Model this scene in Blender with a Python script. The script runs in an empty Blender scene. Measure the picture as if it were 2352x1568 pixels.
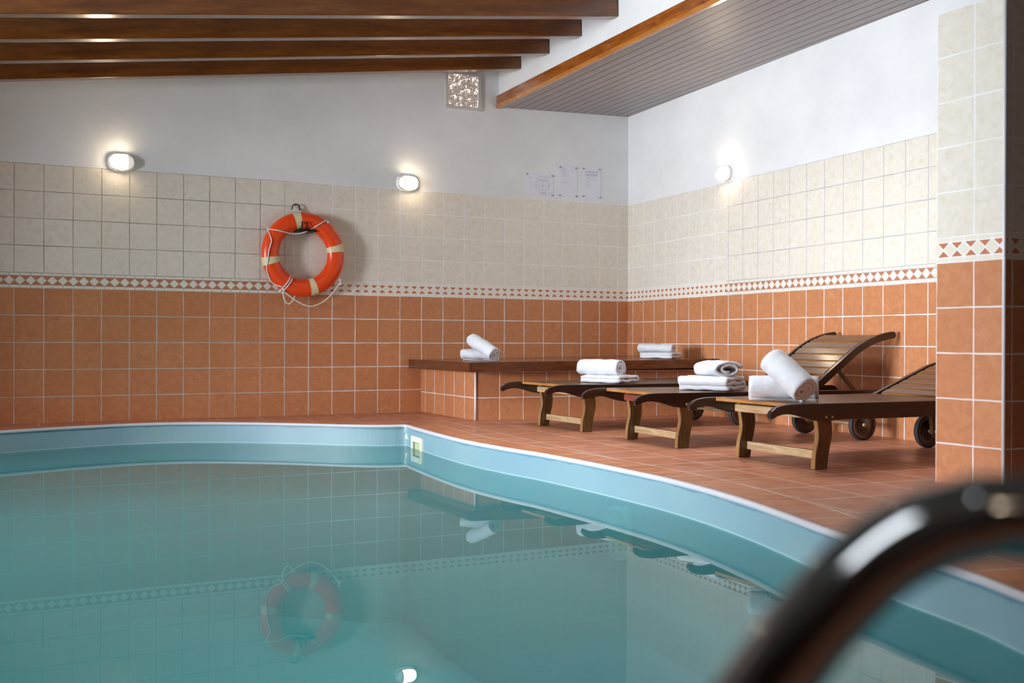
import bpy, bmesh, math, random
from mathutils import Vector, Matrix, noise
from mathutils.geometry import tessellate_polygon
random.seed(7)
sc = bpy.context.scene
COL = sc.collection
PI = math.pi

# ------------------------------------------------------------------ camera, world, light, exposure
CAM = Vector((-5.83416, -8.87255, 0.64515)); YAW, PIT, ROL = 0.47579, -0.00264, 0.00352
fw = Vector((math.sin(YAW) * math.cos(PIT), math.cos(YAW) * math.cos(PIT), math.sin(PIT)))
rt0 = Vector((math.cos(YAW), -math.sin(YAW), 0)); up0 = rt0.cross(fw)
RT = rt0 * math.cos(ROL) + up0 * math.sin(ROL); UP = -rt0 * math.sin(ROL) + up0 * math.cos(ROL)
cd = bpy.data.cameras.new('camera'); cam = bpy.data.objects.new('camera', cd); COL.objects.link(cam)
MC = Matrix((RT, UP, -fw)).transposed().to_4x4(); MC.translation = CAM
cam.matrix_world = MC
cd.sensor_width = 36; cd.lens = 2498.366 / 2352 * 36; cd.clip_start = 0.02
cd.dof.use_dof = True; cd.dof.focus_distance = 8.0; cd.dof.aperture_fstop = 2.8
sc.camera = cam
w = bpy.data.worlds.new('world'); sc.world = w; w.use_nodes = True
w.node_tree.nodes['Background'].inputs[0].default_value = (0.75, 0.85, 1, 1)
w.node_tree.nodes['Background'].inputs[1].default_value = 0.3
sc.view_settings.view_transform = 'Standard'; sc.view_settings.look = 'None'
sc.view_settings.gamma = 1; sc.view_settings.use_curve_mapping = False
sc.view_settings.exposure = 0.38
sc.cycles.sample_clamp_indirect = 6.0; sc.cycles.adaptive_threshold = 0.002
sc.cycles.max_bounces = 10; sc.cycles.diffuse_bounces = 5; sc.cycles.glossy_bounces = 5; sc.cycles.transparent_max_bounces = 10

def area_light(name, loc, rot, sx, sy, power, col, spread=PI):
    l = bpy.data.lights.new(name, 'AREA'); l.shape = 'RECTANGLE'; l.size = sx; l.size_y = sy
    l.energy = power; l.color = col; l.spread = spread
    o = bpy.data.objects.new(name, l); COL.objects.link(o); o.location = loc; o.rotation_euler = rot
    return o
# daylight entering by the glazed doors in the left wall
area_light('daylight', (-13.12, -4.35, 1.25), (0, -PI / 2, 0), 1.6, 2.5, 940, (0.84, 0.92, 1.0), math.radians(150))
area_light('added_fill', (-2.75, -3.45, 2.975), (0, -math.atan(0.135), 0), 1.1, 1.2, 34, (0.90, 0.95, 1.0), math.radians(125))  # unseen fill light added to brighten the back wall and floor
LAMP_STRENGTH = 48.0

# ------------------------------------------------------------------ helpers
def mesh_obj(name, bm, mat=None, parent=None, smooth=False):
    me = bpy.data.meshes.new(name); bm.normal_update(); bm.to_mesh(me); bm.free()
    o = bpy.data.objects.new(name, me); COL.objects.link(o)
    if mat: me.materials.append(mat)
    if smooth:
        for p in me.polygons: p.use_smooth = True
    if parent: o.parent = parent
    return o
def empty(name, loc=(0, 0, 0), rz=0):
    o = bpy.data.objects.new(name, None); COL.objects.link(o); o.location = loc; o.rotation_euler = (0, 0, rz)
    o.empty_display_size = 0.1
    return o
def tag(o, label, cat, group=None):
    o['label'] = label; o['category'] = cat
    if group: o['group'] = group
    return o
def struct(o): o['kind'] = 'structure'; return o
def copy_tree(o, parent=None):
    c = o.copy(); COL.objects.link(c); c.parent = parent
    for ch in [x for x in bpy.data.objects if x.parent == o]: copy_tree(ch, c)
    return c
def add_box(bm, x0, x1, y0, y1, z0, z1, mat=None):
    vs = [bm.verts.new((x, y, z)) for x in (x0, x1) for y in (y0, y1) for z in (z0, z1)]
    if mat is not None:
        for v in vs: v.co = mat @ v.co
    fs = [(0, 1, 3, 2), (4, 6, 7, 5), (0, 4, 5, 1), (2, 3, 7, 6), (0, 2, 6, 4), (1, 5, 7, 3)]
    return [bm.faces.new([vs[i] for i in f]) for f in fs]
def bevel(bm, w_, seg=2, ang=0.6):
    bm.normal_update()
    bmesh.ops.recalc_face_normals(bm, faces=bm.faces)
    es = [e for e in bm.edges if len(e.link_faces) == 2 and e.calc_face_angle(0) > ang]
    bmesh.ops.bevel(bm, geom=es, offset=w_, segments=seg, affect='EDGES', profile=0.6)
def prism(bm, pts, y0, y1, mat=None):
    """outline pts (x,z) extruded from y0 to y1"""
    a = [bm.verts.new((p[0], y0, p[1])) for p in pts]; b = [bm.verts.new((p[0], y1, p[1])) for p in pts]
    n = len(pts); fs = []
    fs.append(bm.faces.new(a)); fs.append(bm.faces.new(b[::-1]))
    for i in range(n):
        j = (i + 1) % n; fs.append(bm.faces.new((a[i], b[i], b[j], a[j])))
    if mat is not None:
        for v in a + b: v.co = mat @ v.co
    return fs
def catmull(pts, n=8, closed=False):
    P = [Vector(p) for p in pts]; out = []; N = len(P)
    for i in range(N if closed else N - 1):
        if closed: p0, p1, p2, p3 = P[(i - 1) % N], P[i], P[(i + 1) % N], P[(i + 2) % N]
        else: p0, p1, p2, p3 = P[max(i - 1, 0)], P[i], P[i + 1], P[min(i + 2, N - 1)]
        for k in range(n):
            t = k / n
            out.append(0.5 * ((2 * p1) + (-p0 + p2) * t + (2 * p0 - 5 * p1 + 4 * p2 - p3) * t * t + (-p0 + 3 * p1 - 3 * p2 + p3) * t ** 3))
    if not closed: out.append(P[-1])
    return out
def add_tube(bm, pts, r, seg=12, cap=True, closed=False):
    P = [Vector(p) for p in pts]; rings = []; n = len(P)
    t0 = (P[1] - P[0]).normalized()
    nrm = t0.orthogonal().normalized()
    for i in range(n):
        if closed: t = (P[(i + 1) % n] - P[i - 1]).normalized()
        elif i == 0: t = (P[1] - P[0]).normalized()
        elif i == n - 1: t = (P[-1] - P[-2]).normalized()
        else: t = (P[i + 1] - P[i - 1]).normalized()
        nrm = (nrm - t * nrm.dot(t)).normalized(); b = t.cross(nrm)
        rr = r[i] if isinstance(r, (list, tuple)) else r
        rings.append([bm.verts.new(P[i] + (nrm * math.cos(2 * PI * k / seg) + b * math.sin(2 * PI * k / seg)) * rr) for k in range(seg)])
    for i in range(n if closed else n - 1):
        A, B = rings[i], rings[(i + 1) % n]
        for k in range(seg):
            bm.faces.new((A[k], A[(k + 1) % seg], B[(k + 1) % seg], B[k]))
    if cap and not closed:
        bm.faces.new(rings[0][::-1]); bm.faces.new(rings[-1])
def add_lathe(bm, prof, seg=32, mat=None, close_ends=True):
    """prof (r, y): turned around the local Y axis"""
    rings = []
    for r, y in prof:
        rings.append([bm.verts.new((r * math.cos(2 * PI * k / seg), y, r * math.sin(2 * PI * k / seg))) for k in range(seg)])
    for A, B in zip(rings[:-1], rings[1:]):
        for k in range(seg): bm.faces.new((A[k], A[(k + 1) % seg], B[(k + 1) % seg], B[k]))
    if close_ends:
        bm.faces.new(rings[0][::-1]); bm.faces.new(rings[-1])
    if mat is not None:
        for R in rings:
            for v in R: v.co = mat @ v.co
def uv_faces(bm, faces, fn):
    uvl = bm.loops.layers.uv.verify()
    for f in faces:
        for l in f.loops: l[uvl].uv = fn(l.vert.co, f)

# ------------------------------------------------------------------ node helpers
def s2l(c):
    return tuple((x / 12.92 if x <= 0.04045 else ((x + 0.055) / 1.055) ** 2.4) for x in c) + (1,)
def rgb(r, g, b): return s2l((r / 255, g / 255, b / 255))
class NT:
    def __init__(s, name):
        s.m = bpy.data.materials.new(name); s.m.use_nodes = True; s.t = s.m.node_tree
        s.t.nodes.clear(); s.out = s.t.nodes.new('ShaderNodeOutputMaterial')
    def n(s, typ, **kw):
        x = s.t.nodes.new(typ)
        for k, v in kw.items(): setattr(x, k, v)
        return x
    def l(s, a, b): s.t.links.new(a, b)
    def put(s, sock, v):
        if hasattr(v, 'is_output') or hasattr(v, 'links'): s.l(v, sock)
        else: sock.default_value = v
    def math(s, op, a, b=None, c=None, clamp=False):
        x = s.n('ShaderNodeMath', operation=op); x.use_clamp = clamp
        s.put(x.inputs[0], a)
        if b is not None: s.put(x.inputs[1], b)
        if c is not None: s.put(x.inputs[2], c)
        return x.outputs[0]
    def uv(s):
        x = s.n('ShaderNodeUVMap'); y = s.n('ShaderNodeSeparateXYZ'); s.l(x.outputs[0], y.inputs[0])
        return x.outputs[0], y.outputs[0], y.outputs[1]
    def obj(s): return s.n('ShaderNodeTexCoord').outputs['Object']
    def noise(s, vec, scale, detail=3, rough=0.5, dist=0.0):
        x = s.n('ShaderNodeTexNoise'); s.put(x.inputs['Vector'], vec)
        x.inputs['Scale'].default_value = scale; x.inputs['Detail'].default_value = detail
        x.inputs['Roughness'].default_value = rough; x.inputs['Distortion'].default_value = dist
        return x.outputs['Fac']
    def mapping(s, vec, scale=(1, 1, 1), loc=(0, 0, 0), rot=(0, 0, 0)):
        x = s.n('ShaderNodeMapping'); s.put(x.inputs[0], vec)
        x.inputs['Location'].default_value = loc; x.inputs['Rotation'].default_value = rot; x.inputs['Scale'].default_value = scale
        return x.outputs[0]
    def white(s, a, b):
        c = s.n('ShaderNodeCombineXYZ'); s.put(c.inputs[0], a); s.put(c.inputs[1], b)
        x = s.n('ShaderNodeTexWhiteNoise', noise_dimensions='2D'); s.l(c.outputs[0], x.inputs['Vector'])
        return x.outputs['Value']
    def ramp(s, fac, stops):
        x = s.n('ShaderNodeValToRGB'); s.put(x.inputs[0], fac); e = x.color_ramp.elements
        while len(e) < len(stops): e.new(0.5)
        for k, (p, c) in enumerate(stops): e[k].position = p; e[k].color = c
        return x.outputs[0]
    def mix(s, fac, a, b, blend='MIX'):
        x = s.n('ShaderNodeMix', data_type='RGBA', blend_type=blend); s.put(x.inputs[0], fac)
        s.put(x.inputs[6], a); s.put(x.inputs[7], b); return x.outputs[2]
    def maprange(s, v, a, b, c=0.0, d=1.0, smooth=True):
        x = s.n('ShaderNodeMapRange', interpolation_type='SMOOTHSTEP' if smooth else 'LINEAR')
        s.put(x.inputs[0], v)
        for i, k in enumerate((a, b, c, d)): s.put(x.inputs[i + 1], k)
        return x.outputs[0]
    def bump(s, h, strength=0.3, dist=0.002):
        x = s.n('ShaderNodeBump'); s.put(x.inputs['Height'], h); x.inputs['Strength'].default_value = strength
        x.inputs['Distance'].default_value = dist; return x.outputs[0]
    def pbr(s, color, rough=0.5, normal=None, **kw):
        x = s.n('ShaderNodeBsdfPrincipled'); s.put(x.inputs['Base Color'], color); s.put(x.inputs['Roughness'], rough)
        if normal is not None: s.l(normal, x.inputs['Normal'])
        for k, v in kw.items(): s.put(x.inputs[k.replace('_', ' ')], v)
        s.l(x.outputs[0], s.out.inputs[0]); return x

P = 0.204            # tile pitch
Z0 = 1.012           # bottom of the border band
ZB = 0.113           # border height
ZT = Z0 + ZB + 4 * P # top of the cream tiles

def tile_material(name, grout_change=None, ztop=ZT, cream_grout_dark=rgb(160, 153, 146), phase=0.0354):
    """UV are metres: u along the wall with joints on multiples of P, v the height (border bottom on Z0)"""
    s = NT(name); uv, u, v = s.uv()
    wob = s.math('MULTIPLY', s.math('SUBTRACT', s.noise(uv, 9.0, 2), 0.5), 0.0035)
    u_ = s.math('ADD', u, wob); v_ = s.math('ADD', v, wob)
    is_low = s.math('LESS_THAN', v_, Z0)
    is_high = s.math('GREATER_THAN', v_, Z0 + ZB)
    is_band = s.math('SUBTRACT', 1.0, s.math('ADD', is_low, is_high), clamp=True)
    vl = s.math('SUBTRACT', v_, s.math('MULTIPLY_ADD', is_high, Z0 + ZB - 0.0, s.math('MULTIPLY', is_low, Z0)))
    def joint(x, pitch, half):
        f = s.math('FRACT', s.math('DIVIDE', x, pitch))
        d = s.math('MULTIPLY', s.math('SUBTRACT', 0.5, s.math('ABSOLUTE', s.math('SUBTRACT', f, 0.5))), pitch)
        return s.maprange(d, half * 0.75, half * 1.3, 1.0, 0.0)
    hw = s.maprange(s.noise(uv, 5.0, 1), 0.3, 0.7, 0.0022, 0.0040)
    hw = s.math('ADD', s.math('MULTIPLY', hw, s.math('SUBTRACT', 1.0, s.math('MULTIPLY', is_high, 0.08))), 0.0)
    def jointv(x, pitch):
        f = s.math('FRACT', s.math('DIVIDE', x, pitch))
        d = s.math('MULTIPLY', s.math('SUBTRACT', 0.5, s.math('ABSOLUTE', s.math('SUBTRACT', f, 0.5))), pitch)
        return s.maprange(s.math('DIVIDE', d, hw), 0.75, 1.3, 1.0, 0.0)
    g = s.math('MAXIMUM', jointv(u_, P), jointv(vl, P))
    # ---- decorated band
    vb = s.math('SUBTRACT', v_, Z0)
    PB = 0.0742
    fu = s.math('FRACT', s.math('DIVIDE', s.math('ADD', u_, phase), PB))
    a = s.math('MULTIPLY', s.math('ABSOLUTE', s.math('SUBTRACT', fu, 0.5)), 2.0)
    b = s.math('DIVIDE', s.math('ABSOLUTE', s.math('SUBTRACT', vb, ZB / 2)), 0.034)
    ab = s.math('ADD', a, b)
    dia = s.math('LESS_THAN', ab, 0.93)
    tri = s.math('MULTIPLY', s.math('GREATER_THAN', ab, 1.13), s.math('LESS_THAN', b, 0.93))
    strip = s.math('GREATER_THAN', b, 1.07)
    sj = s.math('LESS_THAN', s.math('MULTIPLY', a, PB / 2), 0.0022)
    edge = s.math('GREATER_THAN', b, 1.6)
    strip = s.math('MULTIPLY', s.math('MULTIPLY', strip, s.math('SUBTRACT', 1.0, sj)), s.math('SUBTRACT', 1.0, edge))
    bandtile = s.math('ADD', s.math('ADD', dia, tri), strip, clamp=True)
    # ---- colours
    cu = s.math('FLOOR', s.math('DIVIDE', u_, P)); cv = s.math('FLOOR', s.math('DIVIDE', vl, P))
    rnd = s.white(cu, s.math('ADD', cv, s.math('MULTIPLY', is_low, 31.0)))
    off = s.n('ShaderNodeCombineXYZ'); s.put(off.inputs[0], s.math('MULTIPLY', rnd, 7.0)); s.put(off.inputs[1], s.math('MULTIPLY', rnd, 13.0))
    va = s.n('ShaderNodeVectorMath', operation='ADD'); s.l(uv, va.inputs[0]); s.l(off.outputs[0], va.inputs[1])
    n1 = s.noise(va.outputs[0], 22.0, 6, 0.62, 0.6); n2 = s.noise(va.outputs[0], 7.0, 3, 0.5, 0.3)
    terra = s.ramp(n1, [(0.28, rgb(178, 114, 74)), (0.5, rgb(192, 129, 88)), (0.75, rgb(206, 145, 104))])
    terra = s.mix(s.maprange(n2, 0.35, 0.7, 0.0, 0.35), terra, rgb(194, 130, 84))
    terra = s.mix(s.math('MULTIPLY', rnd, 0.35), terra, rgb(180, 110, 68))
    cream = s.ramp(n1, [(0.25, rgb(212, 201, 180)), (0.42, rgb(222, 214, 200)), (0.6, rgb(228, 222, 211)), (0.8, rgb(232, 228, 220))])
    cream = s.mix(s.math('MULTIPLY', rnd, 0.2), cream, rgb(214, 206, 190))
    col = s.mix(is_low, cream, terra)
    bcol = s.mix(tri, rgb(228, 221, 206), rgb(188, 114, 78))
    white_g = rgb(240, 238, 238); low_g = rgb(228, 222, 220)
    if grout_change is None: hg = white_g; lg = low_g
    else:
        ga, gb, inv = grout_change
        k = s.maprange(u, ga, gb, 0.0, 1.0)
        hg = s.mix(k, white_g if inv else cream_grout_dark, cream_grout_dark if inv else white_g)
        lg = low_g if inv else s.mix(k, rgb(186, 178, 172), low_g)
    gcol = s.mix(is_low, hg, lg)
    tilemask = s.math('SUBTRACT', 1.0, g)
    full = s.math('ADD', s.math('MULTIPLY', is_band, bandtile), s.math('MULTIPLY', s.math('SUBTRACT', 1.0, is_band), tilemask), clamp=True)
    colr = s.mix(is_band, col, bcol)
    colr = s.mix(full, gcol, colr)
    # ---- plaster above
    pl = s.math('GREATER_THAN', s.math('ADD', v, s.math('MULTIPLY', s.noise(uv, 14.0, 2), 0.006)), ztop + 0.003)
    pn = s.noise(uv, 2.2, 4, 0.55)
    plc = s.ramp(pn, [(0.3, rgb(222, 223, 224)), (0.7, rgb(232, 233, 233))])
    colr = s.mix(pl, colr, plc)
    rough = s.math('ADD', s.math('MULTIPLY', full, -0.33), 0.72)
    rough = s.math('MAXIMUM', rough, s.math('MULTIPLY', pl, 0.85))
    hgt = s.math('ADD', full, s.math('MULTIPLY', n1, 0.18))
    hgt = s.math('ADD', s.math('MULTIPLY', hgt, s.math('SUBTRACT', 1.0, pl)), s.math('MULTIPLY', pl, s.math('ADD', 0.6, s.math('MULTIPLY', s.noise(uv, 30.0, 4), 0.35))))
    s.pbr(colr, rough, s.bump(hgt, 0.5, 0.002))
    return s.m

def wood_material(name, dark, mid, light, rough=0.3, scale=1.0, axis='X', coat=0.0, scratches=None):
    s = NT(name); o = s.obj()
    sc_ = {'X': (1.2, 14, 14), 'Y': (14, 1.2, 14), 'Z': (14, 14, 1.2)}[axis]
    v = s.mapping(o, tuple(k * scale for k in sc_))
    n1 = s.noise(v, 3.0, 6, 0.6, 1.2); n2 = s.noise(s.mapping(o, tuple(k * scale * 5 for k in sc_)), 3.0, 4, 0.6, 0.5)
    c = s.ramp(n1, [(0.25, dark), (0.5, mid), (0.78, light)])
    c = s.mix(s.maprange(n2, 0.35, 0.65, 0.0, 0.4), c, dark)
    if scratches is not None:
        k = s.noise(s.mapping(o, (2, 25, 25) if axis == 'X' else (25, 2, 25)), 2.5, 5, 0.75, 2.0)
        c = s.mix(s.maprange(k, 0.66, 0.70), c, scratches)
    s.pbr(c, s.math('ADD', s.math('MULTIPLY', n2, 0.15), rough - 0.07), s.bump(n2, 0.15, 0.001), Coat_Weight=coat, Coat_Roughness=0.15)
    return s.m
def plain(name, col, rough=0.5, metallic=0.0, bump=None, **kw):
    s = NT(name); nrm = None
    if bump: nrm = s.bump(s.noise(s.obj(), bump[0], 4), bump[1], bump[2])
    n = s.noise(s.obj(), 6.0, 3)
    c = s.mix(s.maprange(n, 0.3, 0.7, 0.0, 0.12), col, tuple(x * 0.8 for x in col[:3]) + (1,))
    s.pbr(c, rough, nrm, Metallic=metallic, **kw); return s.m
def emissive(name, col, strength, base=(0.9, 0.9, 0.9, 1)):
    s = NT(name); s.pbr(base, 0.3, None, Emission_Color=col, Emission_Strength=strength); return s.m

M_A = tile_material('tiles_back_wall', grout_change=(8.79, 9.44, False))
M_B = tile_material('tiles_right_wall', grout_change=(7.75 * P, 7.98 * P, True), cream_grout_dark=rgb(182, 180, 184))
M_C = tile_material('tiles_bench')
M_P = tile_material('tiles_partition', ztop=Z0 + ZB + 5 * P)
def plaster_material():
    s = NT('white_plaster'); o = s.obj()
    c = s.ramp(s.noise(o, 2.2, 4), [(0.3, rgb(222, 223, 224)), (0.7, rgb(232, 233, 233))])
    s.pbr(c, 0.85, s.bump(s.noise(o, 30, 4), 0.4, 0.002)); return s.m
M_PL = plaster_material()

def floor_material():
    s = NT('terracotta_floor_tiles'); uv, u, v = s.uv(); FP = 0.325
    wob = s.math('MULTIPLY', s.math('SUBTRACT', s.noise(uv, 7.0, 2), 0.5), 0.004)
    def j(x):
        f = s.math('FRACT', s.math('DIVIDE', s.math('ADD', x, wob), FP))
        d = s.math('MULTIPLY', s.math('SUBTRACT', 0.5, s.math('ABSOLUTE', s.math('SUBTRACT', f, 0.5))), FP)
        return s.maprange(d, 0.003, 0.0055, 1.0, 0.0)
    g = s.math('MAXIMUM', j(u), j(v))
    rnd = s.white(s.math('FLOOR', s.math('DIVIDE', u, FP)), s.math('FLOOR', s.math('DIVIDE', v, FP)))
    n1 = s.noise(uv, 9.0, 5, 0.6, 0.5); n2 = s.noise(uv, 2.1, 4, 0.55, 0.4)
    c = s.ramp(n1, [(0.3, rgb(172, 108, 78)), (0.55, rgb(192, 126, 96)), (0.8, rgb(204, 142, 114))])
    c = s.mix(s.math('MULTIPLY', rnd, 0.4), c, rgb(176, 108, 76))
    c = s.mix(s.maprange(n2, 0.62, 0.7, 0.0, 0.35), c, rgb(188, 140, 116))
    st = s.noise(s.mapping(uv, (1.6, 4.0, 1.0), (3.1, 0.7, 0)), 1.7, 4, 0.6, 0.8)
    c = s.mix(s.maprange(st, 0.67, 0.72, 0.0, 0.6), c, rgb(150, 78, 38))
    c = s.mix(g, c, rgb(220, 190, 170))
    s.pbr(c, s.maprange(n2, 0.3, 0.7, 0.3, 0.48), s.bump(s.math('ADD', s.math('MULTIPLY', g, -1.0), s.math('MULTIPLY', n1, 0.25)), 0.4, 0.002))
    return s.m
M_FLOOR = floor_material()
def coping_material():
    s = NT('coping_tiles'); uv, u, v = s.uv(); CP = 0.152
    f = s.math('FRACT', s.math('DIVIDE', u, CP))
    d = s.math('MULTIPLY', s.math('SUBTRACT', 0.5, s.math('ABSOLUTE', s.math('SUBTRACT', f, 0.5))), CP)
    g1 = s.maprange(d, 0.0022, 0.0045, 1.0, 0.0)
    n3 = s.noise(uv, 3.0, 2)
    g2 = s.math('MULTIPLY', s.math('GREATER_THAN', v, 0.2305), s.maprange(n3, 0.4, 0.55, 0.45, 1.0))
    rnd = s.white(s.math('FLOOR', s.math('DIVIDE', u, CP)), 3.0)
    n1 = s.noise(uv, 11.0, 5, 0.6, 0.5)
    c = s.ramp(n1, [(0.3, rgb(184, 112, 74)), (0.55, rgb(204, 130, 88)), (0.8, rgb(214, 146, 104))])
    c = s.mix(s.math('MULTIPLY', rnd, 0.4), c, rgb(178, 104, 66))
    c = s.mix(g1, c, s.mix(s.maprange(n3, 0.42, 0.52), rgb(96, 64, 50), rgb(236, 214, 196)))
    c = s.mix(g2, c, rgb(228, 212, 198))
    s.pbr(c, 0.36, s.bump(s.math('MULTIPLY', s.math('MAXIMUM', g1, g2), -1.0), 0.4, 0.002))
    return s.m
M_COPING = coping_material()

# ------------------------------------------------------------------ room shell
AB = 0.0883
BD = Vector((-math.sin(AB), -math.cos(AB), 0))       # along the right wall, towards the camera
BN = Vector((-math.cos(AB), math.sin(AB), 0))        # its normal, into the room
XL = -13.0; YF = -10.6; HW = 3.75
M_DARKWALL = wood_material('dark_low_bounce_wood', rgb(52, 34, 20), rgb(70, 46, 28), rgb(88, 60, 38), 0.5, 0.6, 'Z')  # dark colour for unseen walls, put in to cut bounce light
def wall_from(name, p0, p1, outward, z0, z1, mat, u0=0.0, th=0.2, voff=0.0):
    p0 = Vector(p0); p1 = Vector(p1); d = (p1 - p0); L = d.length; d.normalize(); o = Vector(outward) * th
    bm = bmesh.new(); vs = []
    for q, uu in ((p0, 0), (p1, L)):
        for oo in (Vector((0, 0, 0)), o):
            for z in (z0, z1): vs.append(bm.verts.new((q.x + oo.x, q.y + oo.y, z)))
    fs = [bm.faces.new([vs[i] for i in f]) for f in ((0, 1, 3, 2), (4, 6, 7, 5), (0, 4, 5, 1), (2, 3, 7, 6), (0, 2, 6, 4), (1, 5, 7, 3))]
    def fn(co, f):
        t = (Vector((co.x, co.y, 0)) - Vector((p0.x, p0.y, 0)))
        nn = f.normal
        if abs(nn.dot(d)) > 0.9: return (t.dot(Vector(outward)) + u0, co.z + voff)
        return (t.dot(d) + u0, co.z + voff)
    bm.normal_update(); uv_faces(bm, fs, fn)
    bmesh.ops.recalc_face_normals(bm, faces=bm.faces)
    return struct(mesh_obj(name, bm, mat))
EA, EB = 0.11882, 0.10547
kA = 46
wall_from('wall_back', (XL, 0, 0), (0.4, 0, 0), (0, 1, 0), -0.02, HW, M_A, u0=XL + EA + 60 * P)
wall_from('wall_right', (0, 0, 0), tuple(BD * 5.72), tuple(-BN), -0.02, HW, M_B, u0=-EB)
wall_from('wall_right_unseen', tuple(BD * 5.72), tuple(BD * 10.9), tuple(-BN), -0.02, HW, M_DARKWALL)  # unseen run of the right wall, darkened to keep bounce off the partition
wall_from('wall_front', (XL, YF, 0), (0.0, YF, 0), (0, -1, 0), -0.02, HW, M_DARKWALL)
# left wall with the glazed garden doors
def left_wall():
    bm = bmesh.new()
    y0, y1, zb, zt = -5.65, -3.05, 0.4, 2.13
    fs = []
    for (a, b, c, d) in ((YF, y0, -0.02, HW), (y1, 0.0, -0.02, HW), (y0, y1, -0.02, zb), (y0, y1, zt, HW)):
        fs += add_box(bm, XL - 0.2, XL, a, b, c, d)
    bm.normal_update(); uv_faces(bm, fs, lambda co, f: (co.y, co.z))
    struct(mesh_obj('wall_left', bm, M_C))
    bm = bmesh.new()
    for k in range(5):
        y = y0 + (y1 - y0) * k / 4
        add_box(bm, XL - 0.14, XL - 0.08, y - 0.03, y + 0.03, zb, zt)
    add_box(bm, XL - 0.14, XL - 0.08, y0, y1, zb, zb + 0.06); add_box(bm, XL - 0.14, XL - 0.08, y0, y1, zt - 0.06, zt)
    struct(mesh_obj('window_1', bm, plain('window_frame_paint', rgb(230, 230, 226), 0.4)))
left_wall()

wall_from('shade_wall_back', (-9.0, 0.0, 0), (-9.0, -2.5, 0), (-1, 0, 0), -0.02, HW, M_C)  # unseen wall added to shade the left part of the back wall
wall_from('shade_wall_front', (-9.0, -5.02, 0), (-9.0, -10.6, 0), (-1, 0, 0), -0.02, HW, M_DARKWALL)  # unseen wall added to hold some daylight off the partition
def overhead_light():  # unseen overhead light added for the highlight on the handrail
    c = Vector((-6.73, -9.02, zceil(-6.73) - 0.012)); e = Matrix.Translation(c) @ Matrix.Rotation(-math.atan(CS), 4, 'Y') @ Matrix.Rotation(-YAW * 0.0, 4, 'Z')
    bm = bmesh.new(); ring_frame(bm, [(-0.72, -0.28), (0.72, -0.28), (0.72, 0.28), (-0.72, 0.28)], [(-0.64, -0.2), (0.64, -0.2), (0.64, 0.2), (-0.64, 0.2)], -0.02, 0.012, e @ Matrix.Rotation(PI / 2, 4, 'X'))
    w2 = struct(mesh_obj('overhead_light_housing', bm, plain('overhead_light_frame', rgb(220, 220, 216), 0.5)))
    bm = bmesh.new(); add_box(bm, -0.64, 0.64, -0.2, 0.2, 0.0, 0.006, e)
    mesh_obj('overhead_light_pane', bm, emissive('overhead_light_glow', (0.9, 0.95, 1.0, 1), 15.0), w2)

# pool rim outline (counter-clockwise seen from above is fixed later)
RIM_A = [(-5.56, -0.70), (-5.25, -0.573), (-4.95, -0.475), (-4.652, -0.415), (-4.343, -0.43), (-4.044, -0.545), (-3.758, -0.722), (-3.486, -0.939),
         (-3.225, -1.172), (-3.06, -1.29), (-2.94, -1.335), (-2.86, -1.35)]
RIM_B = [(-2.838, -1.40), (-2.862, -1.575), (-2.925, -2.15), (-2.957, -2.57), (-2.958, -2.878), (-2.937, -3.232), (-2.905, -3.515), (-2.892, -3.838),
         (-2.888, -4.136), (-2.892, -4.417), (-2.900, -4.68), (-2.926, -4.939), (-2.966, -5.2), (-3.034, -5.516), (-3.102, -5.76), (-3.155, -5.94), (-3.20, -6.10),
         (-3.27, -6.42), (-3.32, -6.68), (-3.358, -6.85), (-3.42, -7.02), (-3.56, -7.38), (-3.82, -7.82), (-4.2, -8.25), (-4.62, -8.6), (-5.1, -8.93), (-5.7, -9.2),
         (-6.4, -9.2), (-7.1, -8.8), (-7.6, -7.9), (-7.75, -6.6), (-7.6, -5.2), (-7.45, -4.0), (-7.35, -2.9), (-7.0, -1.9), (-6.5, -1.25), (-6.0, -0.9)]
rim = [Vector((p.x, p.y)) for p in catmull([Vector((a, b, 0)) for a, b in RIM_A + RIM_B], 5, closed=True)]
def offset_poly(poly, d):
    """move outwards (towards the deck) by d"""
    n = len(poly); out = []
    area = sum(poly[i].x * poly[(i + 1) % n].y - poly[(i + 1) % n].x * poly[i].y for i in range(n)) / 2
    sg = 1 if area < 0 else -1
    for i in range(n):
        t = (poly[(i + 1) % n] - poly[i - 1]).normalized()
        nn = Vector((-t.y, t.x)) * sg
        out.append(poly[i] + nn * d)
    return out
cop = offset_poly(rim, 0.24)
# smooth the outer coping line so that it never crosses itself behind the inner corner
for _ in range(6):
    cop = [(cop[i - 1] + cop[i] * 2 + cop[(i + 1) % len(cop)]) / 4 for i in range(len(cop))]
cop = [Vector((p.x, min(p.y, -0.02))) for p in cop]
arc = [0.0]
for i in range(len(rim)): arc.append(arc[-1] + (rim[(i + 1) % len(rim)] - rim[i]).length)

def floor_mesh():
    bm = bmesh.new()
    outer = [Vector((XL - 0.2, YF - 0.2, 0)), Vector((0.3, YF - 0.2, 0)), Vector((0.3, 0.2, 0)), Vector((XL - 0.2, 0.2, 0))]
    hole = [Vector((p.x, p.y, 0)) for p in cop]
    tri = tessellate_polygon([outer, hole]); allp = outer + hole
    vs = [bm.verts.new(p) for p in allp]
    fs = []
    for t in tri:
        try: fs.append(bm.faces.new([vs[i] for i in t]))
        except ValueError: pass
    for f in fs:
        f.normal_update()
        if f.normal.z < 0: f.normal_flip()
    FP = 0.325
    uv_faces(bm, fs, lambda co, f: (co.dot(-BN) + 1.0 + 40 * FP, co.dot(BD) + 0.1 + 10 * FP))
    return struct(mesh_obj('floor', bm, M_FLOOR))
floor_mesh()

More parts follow.
